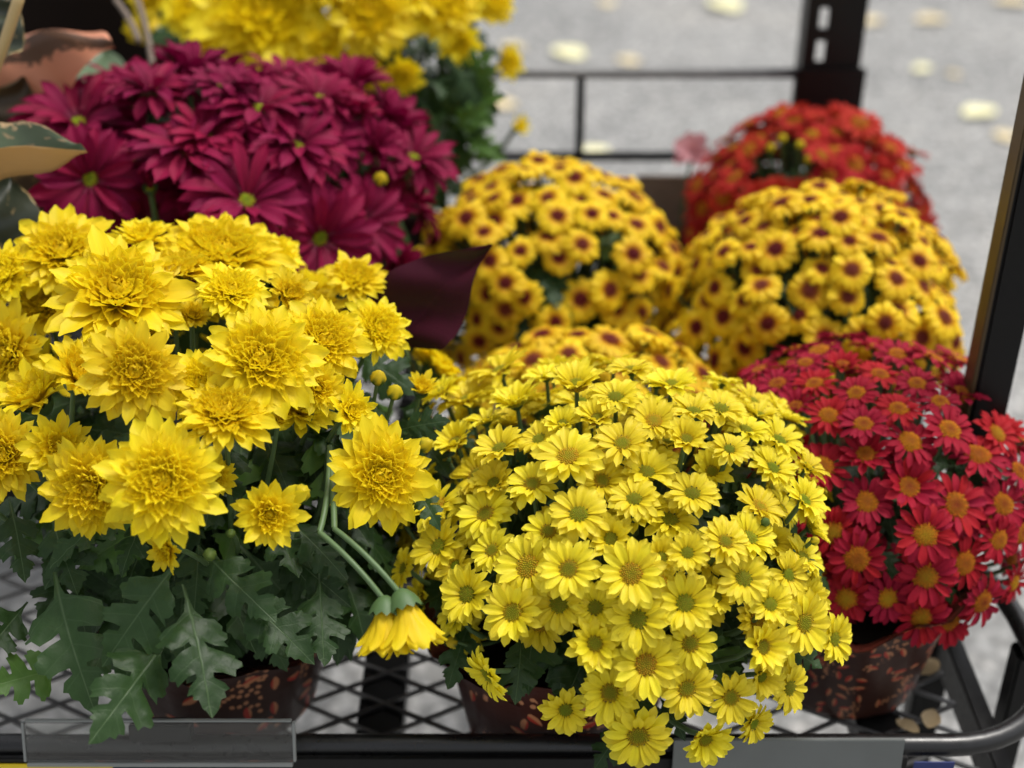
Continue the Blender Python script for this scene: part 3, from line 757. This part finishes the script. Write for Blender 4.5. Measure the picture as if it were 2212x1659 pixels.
for (x, y, d, me, t) in [(647, 1068, 44, BUD_Y, (.3, -.4, .6)), (815, 825, 38, BUD_Y, (0, -.2, 1)), (850, 855, 38, BUD_Y, (.1, -.3, 1)), (910, 965, 38, BUD_Y, (.5, -.3, .6)), (455, 1195, 32, BUD_G, (0, -.8, .3)), (330, 1290, 22, BUD_G, (0, -1, .2)), (500, 1150, 22, BUD_G, (0, -1, .3))]:
    A.bud(x, y, d, me, .004, t)
# leaves at the front, base -> tip
def leafpx(P, x0, y0, x1, y1, D0, D1, fresh=False, nrm=None):
    a, b = at_d(x0, y0, D0), at_d(x1, y1, D1)
    leaf_between(P.e, a, b, nrm if nrm else (CAM - (a + b) / 2).normalized() + Vector((random.uniform(-.25, .25), 0, .25)), fresh)
for q in [(118, 1235, 165, 1480, .86, .80), (400, 1195, 222, 1420, .84, .80), (375, 1360, 205, 1590, .84, .775), (395, 1265, 462, 1530, .83, .78), (428, 1180, 585, 1335, .85, .82),
          (500, 1270, 668, 1405, .85, .82), (690, 1240, 700, 1425, .87, .83), (630, 1130, 745, 1235, .87, .85), (20, 1080, 55, 1235, .88, .85), (110, 1110, 155, 1265, .88, .85),
          (345, 1110, 180, 1220, .89, .86, True), (150, 1440, -10, 1475, .88, .84, True), (640, 1210, 745, 1300, .88, .86), (300, 1200, 250, 1330, .89, .87), (600, 1180, 690, 1290, .9, .87),
          (60, 1300, -40, 1420, .88, .84), (480, 1080, 560, 1230, .93, .9), (170, 1200, 90, 1330, .9, .86), (700, 1050, 800, 1170, .93, .9), (640, 930, 700, 1060, .96, .93),
          (560, 960, 470, 1080, .95, .92), (560, 1330, 620, 1410, .87, .85), (230, 1390, 180, 1500, .88, .85), (900, 1055, 945, 1120, .86, .84), (860, 930, 945, 905, .9, .88), (760, 760, 880, 820, .98, .95)]:
    leafpx(A, *q)
A.foliage(160, .070, -.6, .7, (.45, .86), .05, .45)
A.foliage(40, .08, -.5, -.05, (.6, .85), .05, .5)
# two drooping flowers on long stems
for (sx, sy, mx_, my_, ex, ey, ax, ay, d) in [(690, 1150, 770, 1215, 832, 1300, -.12, -1.9, 215), (722, 1142, 800, 1200, 868, 1288, .75, -1.6, 235)]:
    e_ = at_d(ex, ey, .80); n = ((CAM - e_).normalized() * .30 + RIGHT * ax * .6 + UPC * ay).normalized()
    c = e_ + n * .004
    f = obj('flower', POM.joined[11 if ax < 0 else 12], A.e, Matrix.Translation(c - A.e.location) @ face_matrix(n, .4) @ Matrix.Scale(d / FD * .80, 4))
    obj('calyx', CALYX, f, Matrix.Scale(.85, 4))
    V, F = tube([q - A.e.location for q in bez(at_d(sx, sy, .82), at_d(mx_, my_, .80), e_, 9)], .0017, 8, False)
    obj('stem', mesh('stem', V, F, M_STEM), A.e)
    V, F = tube([q - A.e.location for q in bez(at_d(sx, sy, .82), at_d(715 + (sx - 700) * .3, 1080, .835), at_d(712, 965, .87), 9)], .0019, 8, False)
    obj('stem', mesh('stem', V, F, M_STEM), A.e)
    V, F = tube([q - A.e.location for q in bez(at_d(712, 968, .87), at_d(705, 1250, .93), A.root, 9)], .0024, 8, False)
    obj('stem', mesh('stem', V, F, M_STEM), A.e)

# ---- C: yellow daisy mum
Cc = Plant('yellow_daisy_mum', (.035, .762, SHELF), (.075, .755, .690), (.154, .150, .138), DAI,
           'bright yellow daisy chrysanthemum with green centres spilling over the front rail')
pot(Cc.e, (.035, .762, SHELF), .088, .070, .098, W2, 2)
for a in [(1143, 1225, 150, 2), (1363, 1240, 150, 2), (1010, 1285, 128, 0), (1108, 1323, 135, 1), (1208, 1305, 122, 0), (1287, 1312, 108, 0), (1378, 1338, 128, 0), (1480, 1303, 135, 0), (1547, 1290, 90, 0),
          (1285, 1390, 130, 1), (1490, 1390, 115, 1), (1395, 1435, 145, 2), (1318, 1495, 128, 1), (1222, 1533, 108, 3), (1378, 1588, 145, 1), (1483, 1487, 122, 1), (1578, 1505, 112, 1), (1627, 1562, 92, 3),
          (1522, 1595, 118, 1), (1645, 1397, 130, 1), (1703, 1485, 112, 0), (1735, 1345, 132, 1), (1800, 1380, 105, 0), (1663, 1306, 102, 0), (1605, 1250, 115, 0), (1565, 1172, 115, 1), (1702, 1242, 102, 3),
          (1485, 1195, 95, 0), (1428, 1205, 100, 0), (1320, 1165, 116, 0), (1250, 1112, 126, 0), (1050, 1112, 122, 1), (948, 1182, 118, 0), (985, 1225, 95, 3), (873, 1228, 85, 0), (1065, 1190, 100, 1),
          (945, 1095, 118, 2), (1080, 970, 115, 0), (985, 957, 116, 1), (1068, 1045, 105, 0), (1150, 1048, 115, 1), (1228, 990, 140, 2), (1300, 1040, 108, 1), (1397, 1022, 120, 0), (1370, 1080, 110, 0),
          (1495, 1068, 112, 0), (1345, 960, 122, 1), (1412, 912, 118, 2), (1215, 917, 92, 0), (1482, 950, 105, 1), (1575, 972, 98, 3), (1682, 952, 122, 3), (1668, 1012, 108, 3), (1737, 1082, 116, 3),
          (1185, 1150, 112, 1), (870, 1130, 70, 0), (1080, 803, 128, 1), (1008, 865, 124, 1), (1115, 872, 124, 0), (1245, 832, 132, 1), (1365, 800, 105, 1), (1330, 860, 110, 0), (1180, 815, 95, 1),
          (1450, 832, 112, 1), (1555, 885, 120, 0), (1625, 868, 100, 1), (1498, 890, 104, 0), (955, 848, 95, 1), (918, 912, 98, 1), (1290, 905, 105, 1), (1165, 950, 95, 0), (1610, 930, 105, 0), (1700, 905, 90, 1), (1745, 1010, 95, 3)]:
    x, y, d, dv = a; Cc.px(x, y, d, disc=dv, up=.28 if y > 1150 else .62, jit=.2, push=random.uniform(-.010, .010) + (.006 if d > 130 else 0))
# one seen from the side near the pot
p = at_d(1055, 1457, .83); Cc.flower(p, (CAM - p).normalized() * .45 + Vector((-.75, -.25, -.45)), 118 / FD * .83, 4, None, True, 0)
Cc.scatter(90, .036, .030, zmin=.05, keep=lambda p: p.y > .80)
def c_keep(p):
    x, y = proj(p); return not ((x < 1270 and y > 1360) or x > 1760 or x < 880 or y > 1500)
Cc.scatter(260, .032, .0205, zmin=-.15, inset=.20, jit=.4, up=.4, keep=c_keep)
Cc.build(n_sep=300, nvar=10)
Cc.bud(982, 1385, 30, BUD_Y, -.03, (-.3, -.6, .5)); Cc.bud(1755, 1170, 22, BUD_Y, 0, (.4, -.4, .6)); Cc.bud(1650, 1130, 22, BUD_G, 0, (.2, -.4, .7))
for q in [(1125, 1390, 1120, 1490, .86, .83), (1020, 1330, 965, 1480, .92, .89), (1180, 1400, 1240, 1480, .89, .88), (1560, 1230, 1640, 1290, .88, .88), (1560, 1330, 1500, 1400, .90, .89), (1700, 1400, 1775, 1440, .86, .85),
          (1350, 1560, 1290, 1655, .89, .87), (1620, 1110, 1560, 1010, .90, .92), (1640, 1070, 1720, 1150, .90, .89), (1590, 1440, 1545, 1350, .9, .9), (1420, 1500, 1480, 1580, .9, .88)]:
    leafpx(Cc, *q)
Cc.foliage(230, .060, -.8, .85, (.5, .86), .05, .4)
for q in [(900, 930, 960, 1010, .95, .92), (930, 860, 880, 960, .97, .95), (880, 1010, 930, 1090, .93, .92), (960, 900, 1020, 960, .97, .95), (860, 880, 920, 900, .98, .96)]: leafpx(Cc, *q)

# ---- D: red mum at the front corner
D = Plant('red_daisy_mum', (.252, .805, SHELF), (.262, .862, .665), (.134, .128, .125), RED,
          'crimson chrysanthemum with orange centres in brown wrap beside the curved rail corner')
pot(D.e, (.252, .805, SHELF), .076, .056, .108, W3, 3)
for a in [(1850, 1205, 130, 2), (1998, 1155, 125, 1), (2000, 1245, 130, 1), (1988, 1333, 125, 1), (2120, 1298, 120, 0), (2063, 1092, 135, 0), (1962, 1053, 135, 0), (2082, 1215, 112, 2), (1828, 1292, 112, 1), (1917, 1292, 102, 1),
          (2155, 1165, 105, 2), (2165, 1090, 118, 0), (2188, 1258, 98, 1), (1870, 985, 118, 2), (1965, 955, 118, 2), (2050, 930, 118, 0), (1775, 1010, 118, 2), (1872, 1085, 112, 2), (1800, 1150, 110, 1), (1690, 1170, 90, 1),
          (1740, 1120, 95, 2), (2112, 985, 130, 2), (2200, 1020, 110, 0), (2205, 1150, 110, 0), (1865, 918, 100, 0), (1940, 885, 100, 0), (1790, 900, 100, 2), (1720, 880, 95, 0), (2030, 870, 100, 0), (1850, 850, 90, 0), (1760, 830, 90, 0),
          (1680, 830, 90, 0), (1900, 810, 90, 0), (1640, 800, 80, 0), (1820, 790, 85, 0), (1740, 785, 80, 0), (1980, 830, 90, 0), (1620, 850, 80, 0)]:
    x, y, d, dv = a; D.px(x, y, d, disc=dv, up=.25 if y > 1050 else .6, jit=.22, push=random.uniform(-.008, .008))
D.scatter(110, .036, .025, zmin=-.1, jit=.35)
D.scatter(140, .034, .022, zmin=-.2, inset=.18, jit=.4)
D.build(n_sep=300, nvar=7)
D.foliage(150, .055, -.75, .7, (.5, .88), .05, .4)

# ---- gold mums with maroon eyes
E = Plant('gold_mum', (.272, 1.085, SHELF), (.272, 1.085, .703), (.128, .118, .120), GOLD,
          'gold chrysanthemum with maroon eyes in reddish pot between two red chrysanthemums', group=None)
pot(E.e, (.272, 1.085, SHELF), .070, .050, .11, W2, 4)
E.scatter(330, .032, .0185, inset=.12, jit=.35, zmin=-.25, gaps=[(tuple(on_dome(1900, 640, E.c, E.r)), .020), (tuple(on_dome(1700, 760, E.c, E.r)), .022)])
E.build(stem_r=.0014); E.foliage(120, .055, -.8, .7, (.5, .86), .1, .4)
Fp = Plant('gold_mum', (.035, 1.17, SHELF), (.035, 1.17, .694), (.130, .118, .120), GOLD,
           'gold chrysanthemum with maroon eyes right behind the pointed maroon leaf')
pot(Fp.e, (.035, 1.17, SHELF), .070, .050, .11, W3, 5)
Fp.scatter(340, .032, .0185, inset=.12, jit=.35, zmin=-.4, gaps=[(tuple(on_dome(1240, 610, Fp.c, Fp.r)), .022), (tuple(on_dome(1250, 690, Fp.c, Fp.r)), .018), (tuple(on_dome(1420, 640, Fp.c, Fp.r)), .016)])
Fp.build(stem_r=.0014); Fp.foliage(120, .055, -.8, .7, (.5, .86), .1, .4)
G = Plant('gold_mum', (.065, .985, SHELF), (.068, .985, .637), (.125, .085, .108), GOLD,
          'low gold chrysanthemum with maroon eyes mostly hidden behind the yellow daisy chrysanthemum')
pot(G.e, (.065, .985, SHELF), .055, .042, .09, W1, 6)
G.scatter(120, .034, .026, zmin=-.1)
G.build(stem_r=.0014); G.foliage(50, .05, -.5, .7, (.5, .86), .1, .3)
# ---- H: red mum at the rear post
Hh = Plant('red_daisy_mum', (.303, 1.325, SHELF), (.303, 1.325, .686), (.120, .108, .118), BRICK,
           'orange red chrysanthemum with sparse leafy middle at the foot of the slotted rear post')
pot(Hh.e, (.303, 1.325, SHELF), .066, .048, .11, W2, 7)
Hh.scatter(280, .036, .0185, inset=.12, jit=.4, zmin=-.35, gaps=[(tuple(on_dome(1660, 290, Hh.c, Hh.r)), .018), (tuple(on_dome(1690, 350, Hh.c, Hh.r)), .030), (tuple(on_dome(1850, 300, Hh.c, Hh.r)), .012)])
Hh.build(stem_r=.0014); Hh.foliage(100, .055, -.8, .8, (.55, .93), .25, .4)
for (x, y) in [(1690, 305), (1728, 318), (1665, 325), (1745, 350)]: Hh.bud(x, y, 22, BUD_Y, 0, (0, -.3, 1))

# ---- B: burgundy mum
B = Plant('burgundy_mum', (-.25, 1.12, SHELF), (-.25, 1.12, .79), (.185, .135, .135), BUR,
          'burgundy chrysanthemum with long petals and small lime centres behind the yellow pompoms')
pot(B.e, (-.25, 1.12, SHELF), .082, .060, .11, W1, 8)
for (x, y, d, ax, ay, v, ps) in [(195, 388, 245, .0, .05, 0, .03), (532, 438, 290, .25, .75, 1, .03), (690, 515, 260, .35, -.1, 2, .02), (170, 270, 280, -.1, .65, 3, .0), (403, 330, 240, -.05, .95, 4, .015), (560, 240, 260, .15, 1.0, 0, 0),
                                 (330, 200, 220, -.1, 1.4, 1, 0), (640, 320, 240, .3, .8, 2, .01), (690, 215, 200, .3, 1.2, 3, 0), (805, 320, 150, .8, .5, 5, 0), (480, 190, 200, 0, 1.5, 4, 0), (325, 408, 110, -.2, .9, 7, .02),
                                 (760, 250, 150, .6, 1.2, 6, 0), (780, 480, 220, .9, .1, 3, 0), (60, 330, 200, -.9, .6, 2, -.02), (450, 300, 220, .1, 1.0, 2, .0), (850, 570, 130, 1.0, -.3, 5, 0), (210, 520, 160, -.3, -.5, 5, -.03)]:
    B.px(x, y, d, ax, ay + (.45 if ay >= .6 and x != 532 else 0), v, ps)
B.scatter(40, .08, .06, zmin=.1, keep=lambda p: p.y > 1.16 and p.z < .87)
B.scatter(120, .074, .036, zmin=.0, inset=.22, up=.8, jit=.4, keep=lambda p: p.y < 1.18 and proj(p)[1] > 170)
B.build(n_sep=300, stem_r=.0024)
for (x, y, d) in [(605, 508, 46), (820, 395, 34), (880, 650, 40)]: B.bud(x, y, d, BUD_P if x > 850 else BUD_Y, .01, (0, -.2, 1))
B.foliage(120, .08, -.8, .6, (.45, .85), .1, .4)

# ---- I: rear yellow mum
I = Plant('yellow_pompom_mum', (-.17, 1.37, SHELF), (-.20, 1.40, .825), (.185, .125, .135), POM,
          'tall yellow pompom chrysanthemum with bright green shoots behind the burgundy flowers')
pot(I.e, (-.17, 1.37, SHELF), .080, .060, .11, W2, 9)
for (x, y, d, ax, ay, v) in [(570, 45, 320, .0, .3, 0), (795, 45, 235, .1, .4, 1), (490, 125, 160, -.2, .2, 6), (700, 108, 135, .1, .1, 7), (785, 162, 120, 0, -.4, 7), (862, 168, 125, .3, -.6, 6), (985, 105, 120, .3, -.2, 8), (1088, 145, 95, .9, .0, 8),
                             (330, 10, 130, -.4, .3, 6), (945, 20, 220, .3, .5, 2), (1050, 15, 140, .6, .4, 3), (870, -10, 200, .2, .7, 4), (420, 40, 150, -.4, .5, 5), (690, -40, 260, 0, .9, 3), (1115, 290, 75, .8, .5, 9), (640, 150, 110, 0, -.3, 8)]:
    I.px(x, y - 12, d * .84, ax, ay, v)
I.scatter(60, .075, .06, zmin=.0, keep=lambda p: (p.y > 1.40 or p.z > .93) and p.x < -.06)
I.build(stem_r=.0024)
I.foliage(150, .075, -.95, .5, (.5, .95), .12, .5)
for k in range(55):
    x, y = random.uniform(830, 1040), random.uniform(170, 440); a = at_d(x, y, random.uniform(1.34, 1.46))
    if x > 1060 - (y - 150) * .25: continue
    out = Vector((random.uniform(-.4, 1), random.uniform(-.8, .2), random.uniform(-.9, .5))).normalized() * random.uniform(.05, .08)
    leaf_between(I.e, a - out * .5, a + out * .5, toC + Vector((random.uniform(-.6, .6), 0, random.uniform(0, .8))), random.random() < .12)
for k in range(7):
    a = at_d(840 + 30 * k, 170, 1.40); V, F = tube([q - I.e.location for q in bez(a, (a + I.root) / 2 + Vector((.02, 0, .04)), I.root, 8)], .0024, 6, False); obj('stem', mesh('stem', V, F, M_STEM), I.e)
for (x0, y0, x1, y1) in [(1010, 190, 1060, 150), (1030, 215, 1075, 205), (1000, 240, 1055, 260), (1010, 300, 1060, 320), (990, 170, 1050, 120), (1020, 320, 1080, 335), (980, 280, 1040, 235)]:
    leafpx(I, x0, y0, x1, y1, 1.36, 1.33, True)

# ================================================================== OTHER PLANTS
def big_leaf(name, plant, pts_mid, width, fold, mat, nrm, prof=None, ns=22, nv=11, curl=0.0, uvs=(2.2, 1.0)):
    """broad leaf along a midrib polyline; fold = angle of each half in radians"""
    P = [Vector(p) for p in pts_mid]; P = bez(P[0], P[1], P[2], ns)
    prof = prof or [(0, .04), (.1, .35), (.3, .85), (.5, 1.0), (.7, .82), (.85, .48), (.94, .18), (1, .01)]
    V = []; U = []
    for i, p in enumerate(P):
        s = i / (ns - 1); t = (P[min(i + 1, ns - 1)] - P[max(i - 1, 0)]).normalized(); z = Vector(nrm); z = (z - t * z.dot(t)).normalized(); y = z.cross(t)
        w_ = width * float(np.interp(s, [q[0] for q in prof], [q[1] for q in prof]))
        for j in range(nv):
            v = -1 + 2 * j / (nv - 1); f = fold - curl * abs(v)
            V.append(p + y * (v * w_ * math.cos(f)) + z * (abs(v) * w_ * math.sin(f) + .004 * math.sin(s * 13 + v * 3)) - plant.location); U.append((s * uvs[0], v * uvs[1]))
    return obj(name, mesh(name, V, [q[::-1] for q in grid_faces(ns, nv)], mat, True, None, U), plant)
MV1 = variegated_mat('cream_variegated', (0.085, 0.115, 0.06), (0.62, 0.42, 0.22), (0.46, 0.27, 0.10), .93)
MV2 = variegated_mat('pink_variegated', (0.10, 0.045, 0.02), (0.60, 0.24, 0.13), (0.10, 0.045, 0.02), .36)
MV3 = variegated_mat('dark_variegated', (0.028, 0.036, 0.020), (0.45, 0.33, 0.15), (0.06, 0.05, 0.025), .95)
MV4 = variegated_mat('brown_leaf', (0.05, 0.030, 0.012), (0.12, 0.075, 0.025), (0.05, 0.03, 0.012), .8)
MV5 = variegated_mat('pale_green_leaf', (0.10, 0.15, 0.075), (0.16, 0.22, 0.12), (0.12, 0.17, 0.09), .9)
rub = empty('rubber_plant', (-.50, 1.02, SHELF)); tag(rub, 'variegated rubber plant with cream edged, pink and dark leaves beside the burgundy flowers', 'potted plant')
pot(rub, (-.50, 1.02, SHELF), .085, .065, .14, M_POTB, 12)
toC = -FWD
big_leaf('leaf', rub, [at_d(-230, 430, 1.04), at_d(-20, 440, 1.00), at_d(182, 320, .97)], .054, R(50), MV1, Vector((0, -.05, 1)))
big_leaf('leaf', rub, [at_d(-120, 170, 1.14), at_d(80, 20, 1.12), at_d(245, 96, 1.10)], .052, R(-48), MV2, Vector((0, -.55, .8)))
big_leaf('leaf', rub, [at_d(10, 640, 1.02), at_d(-35, 520, 1.0), at_d(20, 375, 1.03)], .040, R(12), MV3, toC + Vector((.3, 0, 0)))
big_leaf('leaf', rub, [at_d(-40, 330, 1.15), at_d(40, 290, 1.14), at_d(50, 165, 1.13)], .035, R(10), MV4, toC)
big_leaf('leaf', rub, [at_d(80, 230, 1.26), at_d(180, 220, 1.28), at_d(215, 95, 1.32)], .055, R(8), MV5, toC)
big_leaf('leaf', rub, [at_d(-60, 120, 1.05), at_d(-30, 70, 1.05), at_d(40, 5, 1.06)], .03, R(10), MV3, toC)
big_leaf('leaf', rub, [at_d(120, 470, 1.12), at_d(60, 430, 1.1), at_d(0, 520, 1.08)], .035, R(10), MV4, toC)
V, F = tube([q - rub.location for q in bez(at_d(-60, 260, 1.06), at_d(0, 140, 1.02), at_d(48, -30, 1.0), 10)], .0042, 8); obj('leaf_stalk', mesh('leaf_stalk', V, F, simple('cream_stalk', (.50, .36, .16), .5)), rub)
for (x0, y0) in ((-60, 260), (-230, 430), (-120, 170)):
    V, F = tube([q - rub.location for q in bez(at_d(x0, y0, 1.1), Vector((-.48, 1.02, .85)), Vector((-.50, 1.02, SHELF + .10)), 10)], .005, 8); obj('stem', mesh('stem', V, F, M_STEM), rub)
for (x0, y0, x1, y1) in [(60, 120, 85, 230), (130, 130, 110, 220), (290, -20, 330, 150), (250, 0, 300, 90)]:
    V, F = tube([q - rub.location for q in bez(at_d(x0, y0, 1.32), at_d((x0 + x1) / 2 + 12, (y0 + y1) / 2, 1.30), at_d(x1, y1, 1.27), 8)], .003, 6); obj('twig', mesh('twig', V, F, simple('grey_twig', (.16, .12, .09), .7)), rub)

MM = leaf_mat('maroon_leaf', (0.030, 0.002, 0.009), (0.050, 0.003, 0.015), (0.06, 0.004, 0.02), (0.22, 0.03, 0.03), rough=0.7, transl=.08, spec=.12)
mar = empty('maroon_leaf_plant', (-.062, .985, SHELF)); tag(mar, 'dark maroon pointed leaf plant squeezed between yellow pompoms and gold chrysanthemum', 'potted plant')
pot(mar, (-.062, .985, SHELF), .036, .030, .07, M_POTB, 13, flare=.004)
def ml(a, b, c, w_, nrm, fold):
    o = big_leaf('leaf', mar, [a, b, c], w_, fold, MM, nrm, [(0, .08), (.12, .55), (.28, .95), (.45, 1.0), (.65, .72), (.85, .28), (1, .005)], uvs=(1.0, .28))
ml(at_d(865, 745, 1.00), at_d(925, 640, .985), at_d(1062, 528, .97), .036, toC + Vector((.1, 0, .4)), R(24))
ml(at_d(880, 720, 1.03), at_d(860, 660, 1.02), at_d(800, 600, 1.02), .028, toC, R(10))
V, F = tube([q - mar.location for q in bez(at_d(865, 745, 1.0), Vector((-.07, .985, .68)), Vector((-.062, .985, SHELF + .05)), 8)], .003, 8); obj('stem', mesh('stem', V, F, M_STEM), mar)
V, F = tube([q - mar.location for q in bez(at_d(880, 720, 1.03), Vector((-.07, .99, .68)), Vector((-.060, .985, SHELF + .05)), 8)], .003, 8); obj('stem', mesh('stem', V, F, M_STEM), mar)

# pale pink bloom beside the rear red plant
pk = empty('pale_pink_flower', (.185, 1.40, SHELF)); tag(pk, 'pale pink bloom with grey green leaves at the edge of the rear red chrysanthemum', 'potted flower')
pot(pk, (.185, 1.40, SHELF), .034, .028, .08, M_POTB, 14, flare=.004)
PKM = petal_mat('pink_petal', .35, .5)
pv = petal(ROUND, lambda s: R(30 - 40 * s), lambda s: .3, .1, lambda s, v: (.70, .34, .36), W=.3)
pkm = mesh('pink_petal', pv[0], pv[1], PKM, True, pv[2], pv[3])
c = at_d(1498, 335, 1.50)
fl = empty('flower', (0, 0, 0)); fl.parent = pk; fl.matrix_local = Matrix.Translation(c - pk.location) @ face_matrix(Vector((-.3, -.5, .8)), 0) @ Matrix.Scale(.05, 4)
for i in range(9): obj('petal', pkm, fl, petal_matrix(i * .7, R(10 + 20 * (i % 2)), .5, .02, 0))
V, F = tube([q - pk.location for q in bez(c, Vector((.185, 1.40, .70)), Vector((.185, 1.40, SHELF + .06)), 8)], .002, 6); obj('stem', mesh('stem', V, F, M_STEM), pk)
for k in range(6):
    a = at_d(1510 + k * 8, 430 - k * 8, 1.49); leaf_between(pk, a, a + Vector((random.uniform(-.03, .03), -.01, random.uniform(-.03, .02))), toC, False)

# tall dark planter behind the cart, filling the gap past the rubber plant
dp = empty('dark_planter', (-.52, 1.86, 0)); tag(dp, 'tall dark brown planter standing on the ground behind the cart', 'planter')
MD = simple('dark_brown_planter', (0.012, 0.007, 0.005), 0.65, spec=.12, noise=0.3, nscale=15, bump=.1)
nc = 40; V = []
for (z, r_) in ((0, .20), (.02, .21), (.80, .27), (.84, .285), (.88, .285), (.88, .265), (.80, .25)):
    for j in range(nc): V.append((r_ * math.cos(6.2832 * j / nc), r_ * math.sin(6.2832 * j / nc), z))
obj('planter_body', mesh('planter_body', V, grid_faces(7, nc, 0, True) + [tuple(range(nc))[::-1]], MD), dp)
obj('soil', mesh('soil', [(.255 * math.cos(6.2832 * j / nc), .255 * math.sin(6.2832 * j / nc), .81) for j in range(nc)], [tuple(range(nc))], M_SOIL), dp)
for k in range(26):
    a = random.uniform(0, 6.28); p = dp.location + Vector((.16 * math.cos(a) * random.random(), .16 * math.sin(a), .84)); q = p + Vector((.14 * math.cos(a), .14 * math.sin(a), random.uniform(.06, .28)))
    big_leaf('leaf', dp, [p, (p + q) / 2 + Vector((0, 0, .04)), q], .03, R(15), MV4, Vector((0, -.4, 1)), ns=8, nv=5)

# ================================================================== SMALL THINGS
# price holders on the front rail
m, nt_, out_ = newmat('clear_acrylic'); p_ = N(nt_, 'ShaderNodeBsdfPrincipled', Roughness=0.06, IOR=1.49); p_.inputs['Transmission Weight'].default_value = 1.0; p_.inputs['Base Color'].default_value = (.93, .95, .93, 1); L(nt_, p_.outputs[0], out_.inputs[0]); M_ACR = m
M_EDGE = simple('frosted_edge', (.22, .23, .22), .3)
M_GREY = simple('grey_plastic', (.125, .135, .130), .32, noise=.2, nscale=25)
def plate(name, cx, wid, y0, z0, y1, z1, mat, label, cat, edges=True):
    """thin plate sloping from its lower front edge (y0, z0) to its upper rear edge (y1, z1)"""
    e_ = empty(name, (cx, y0, z0)); tag(e_, label, cat)
    ln = math.hypot(y1 - y0, z1 - z0); M = Matrix.Rotation(math.atan2(z1 - z0, y1 - y0), 4, 'X')
    v, f = box(-wid / 2, wid / 2, 0, ln, 0, .003, .0004); obj('plate', mesh(name, v, f, mat, False), e_, M)
    if edges:
        for nm, b in (('lip', (-wid / 2, wid / 2, -.0032, -.0004, -.001, .004)), ('edge', (wid / 2 + .0003, wid / 2 + .0022, 0, ln, .0, .0032)), ('edge', (-wid / 2 - .0022, -wid / 2 - .0003, 0, ln, .0, .0032)), ('edge', (-wid / 2, wid / 2, ln + .0003, ln + .0016, .0, .0032))):
            v, f = box(*b, .0003); obj(nm, mesh(nm, v, f, M_EDGE, False), e_, M)
        v, f = box(-.02, .02, ln * .45, ln * .45 + .012, -.012, -.0005, .001); obj('clip', mesh('clip', v, f, M_BLACK, False), e_, M)
    return e_
plate('price_holder', -.228, .172, .648, .6165, .657, .6425, M_ACR, 'clear acrylic price holder clipped on the front rail below yellow pompoms', 'price holder')
plate('price_holder', .180, .150, .650, .580, .656, .6285, M_GREY, 'matt grey price holder clipped on the front rail near its curved corner', 'price holder', False)
for (x0, x1, colr, lab) in [(-.62, -.265, (.75, .55, .01), 'yellow price card in the strip beneath the clear price holder'), (.266, .293, (.012, .025, .13), 'dark blue price card below the curved rail corner')]:
    v, f = box(x0, x1, .6585, .6593, .560, .6010 if x0 < 0 else .6030); o = obj('price_card', mesh('price_card', [(a - x0, b - .6585, c_ - .56) for a, b, c_ in v], f, simple('card', colr, .5), False)); o.location = (x0, .6585, .56); tag(o, lab, 'price card')
cpart('price_strip', box(XL, .262, .6596, .6630, .557, .6055, .0006), M_BLACK)

# brown cardboard at the back of the shelf
o = obj('cardboard_sheet', mesh('cardboard_sheet', *box(-.075, .075, 0, .004, 0, .13), simple('brown_cardboard', (.20, .145, .105), .8, noise=.35, nscale=60), False)); o.location = (.215, 1.452, SHELF + .002)
tag(o, 'worn brown cardboard sheet standing under the lower back rail', 'cardboard')

# fallen leaves on the ground and on the shelf
def fall_mat(name, c):
    return leaf_mat(name, c, tuple(x * 1.12 for x in c), tuple(x * .9 for x in c), tuple(x * .95 for x in c), rough=.6, transl=.1)
FM = [fall_mat('pale_yellow_leaf', (.84, .80, .48)), fall_mat('tan_leaf', (.70, .58, .35)), fall_mat('dry_brown_leaf', (.26, .19, .10))]
def flat_leaf(seed, mat):
    r = random.Random(seed); ns, nv = 12, 7; V = []; U = []
    a, b = r.uniform(.1, .3), r.uniform(0, 6)
    for i in range(ns):
        s = i / (ns - 1); hw = .36 * math.sin(math.pi * min(1, s * .97 + .015)) ** .7
        for j in range(nv):
            v = -1 + 2 * j / (nv - 1)
            V.append((s - .5, v * hw * (1 + .05 * math.sin(s * 20 + b)), .03 + a * .35 * (v * v) * hw * 2 + a * .6 * (s - .5) ** 2 + .02 * math.sin(s * 7 + b))); U.append((s, v * .36))
    return mesh('fallen_leaf', V, [q[::-1] for q in grid_faces(ns, nv)], mat, True, None, U)
FL = [[flat_leaf(s, FM[k]) for s in range(3)] for k in range(3)]
for (x, y, d, k) in [(1565, 15, 88, 0), (1228, 118, 80, 0), (1357, 132, 52, 1), (1108, 105, 52, 1), (1085, 228, 62, 1), (1285, 332, 66, 0), (1880, 48, 58, 1), (2010, 45, 62, 1), (2115, 246, 76, 0), (2170, 297, 54, 1), (1310, 8, 44, 1), (2185, 6, 66, 1), (1992, 150, 44, 0), (1470, -40, 60, 0), (1760, 78, 34, 0), (2060, 160, 30, 1)]:
    p = at_z(x, y, 0.004); o = obj('fallen_leaf', random.choice(FL[k])); o.location = p; o.scale = (1.12 * d / FD * depth(p),) * 3; o.rotation_euler = (0, 0, random.uniform(0, 6.28))
    if k == 0: tag(o, 'pale yellow fallen leaf on grey gravel behind the cart', 'leaf', 'pale fallen leaves on the ground')
    else: tag(o, 'tan fallen leaf on grey gravel behind the cart', 'leaf', 'tan fallen leaves on the ground')
for (x, y, d) in [(2003, 1442, 70), (2010, 1555, 60), (1960, 1570, 55)]:
    p = at_z(x, y, SHELF + .003); o = obj('fallen_leaf', FL[2][random.randrange(3)]); o.location = p; o.scale = (d / FD * depth(p),) * 3; o.rotation_euler = (.1, 0, random.uniform(0, 6.28))
    tag(o, 'dry tan leaf lying on the mesh shelf beside the red pot', 'leaf', 'dry leaves on the mesh shelf')
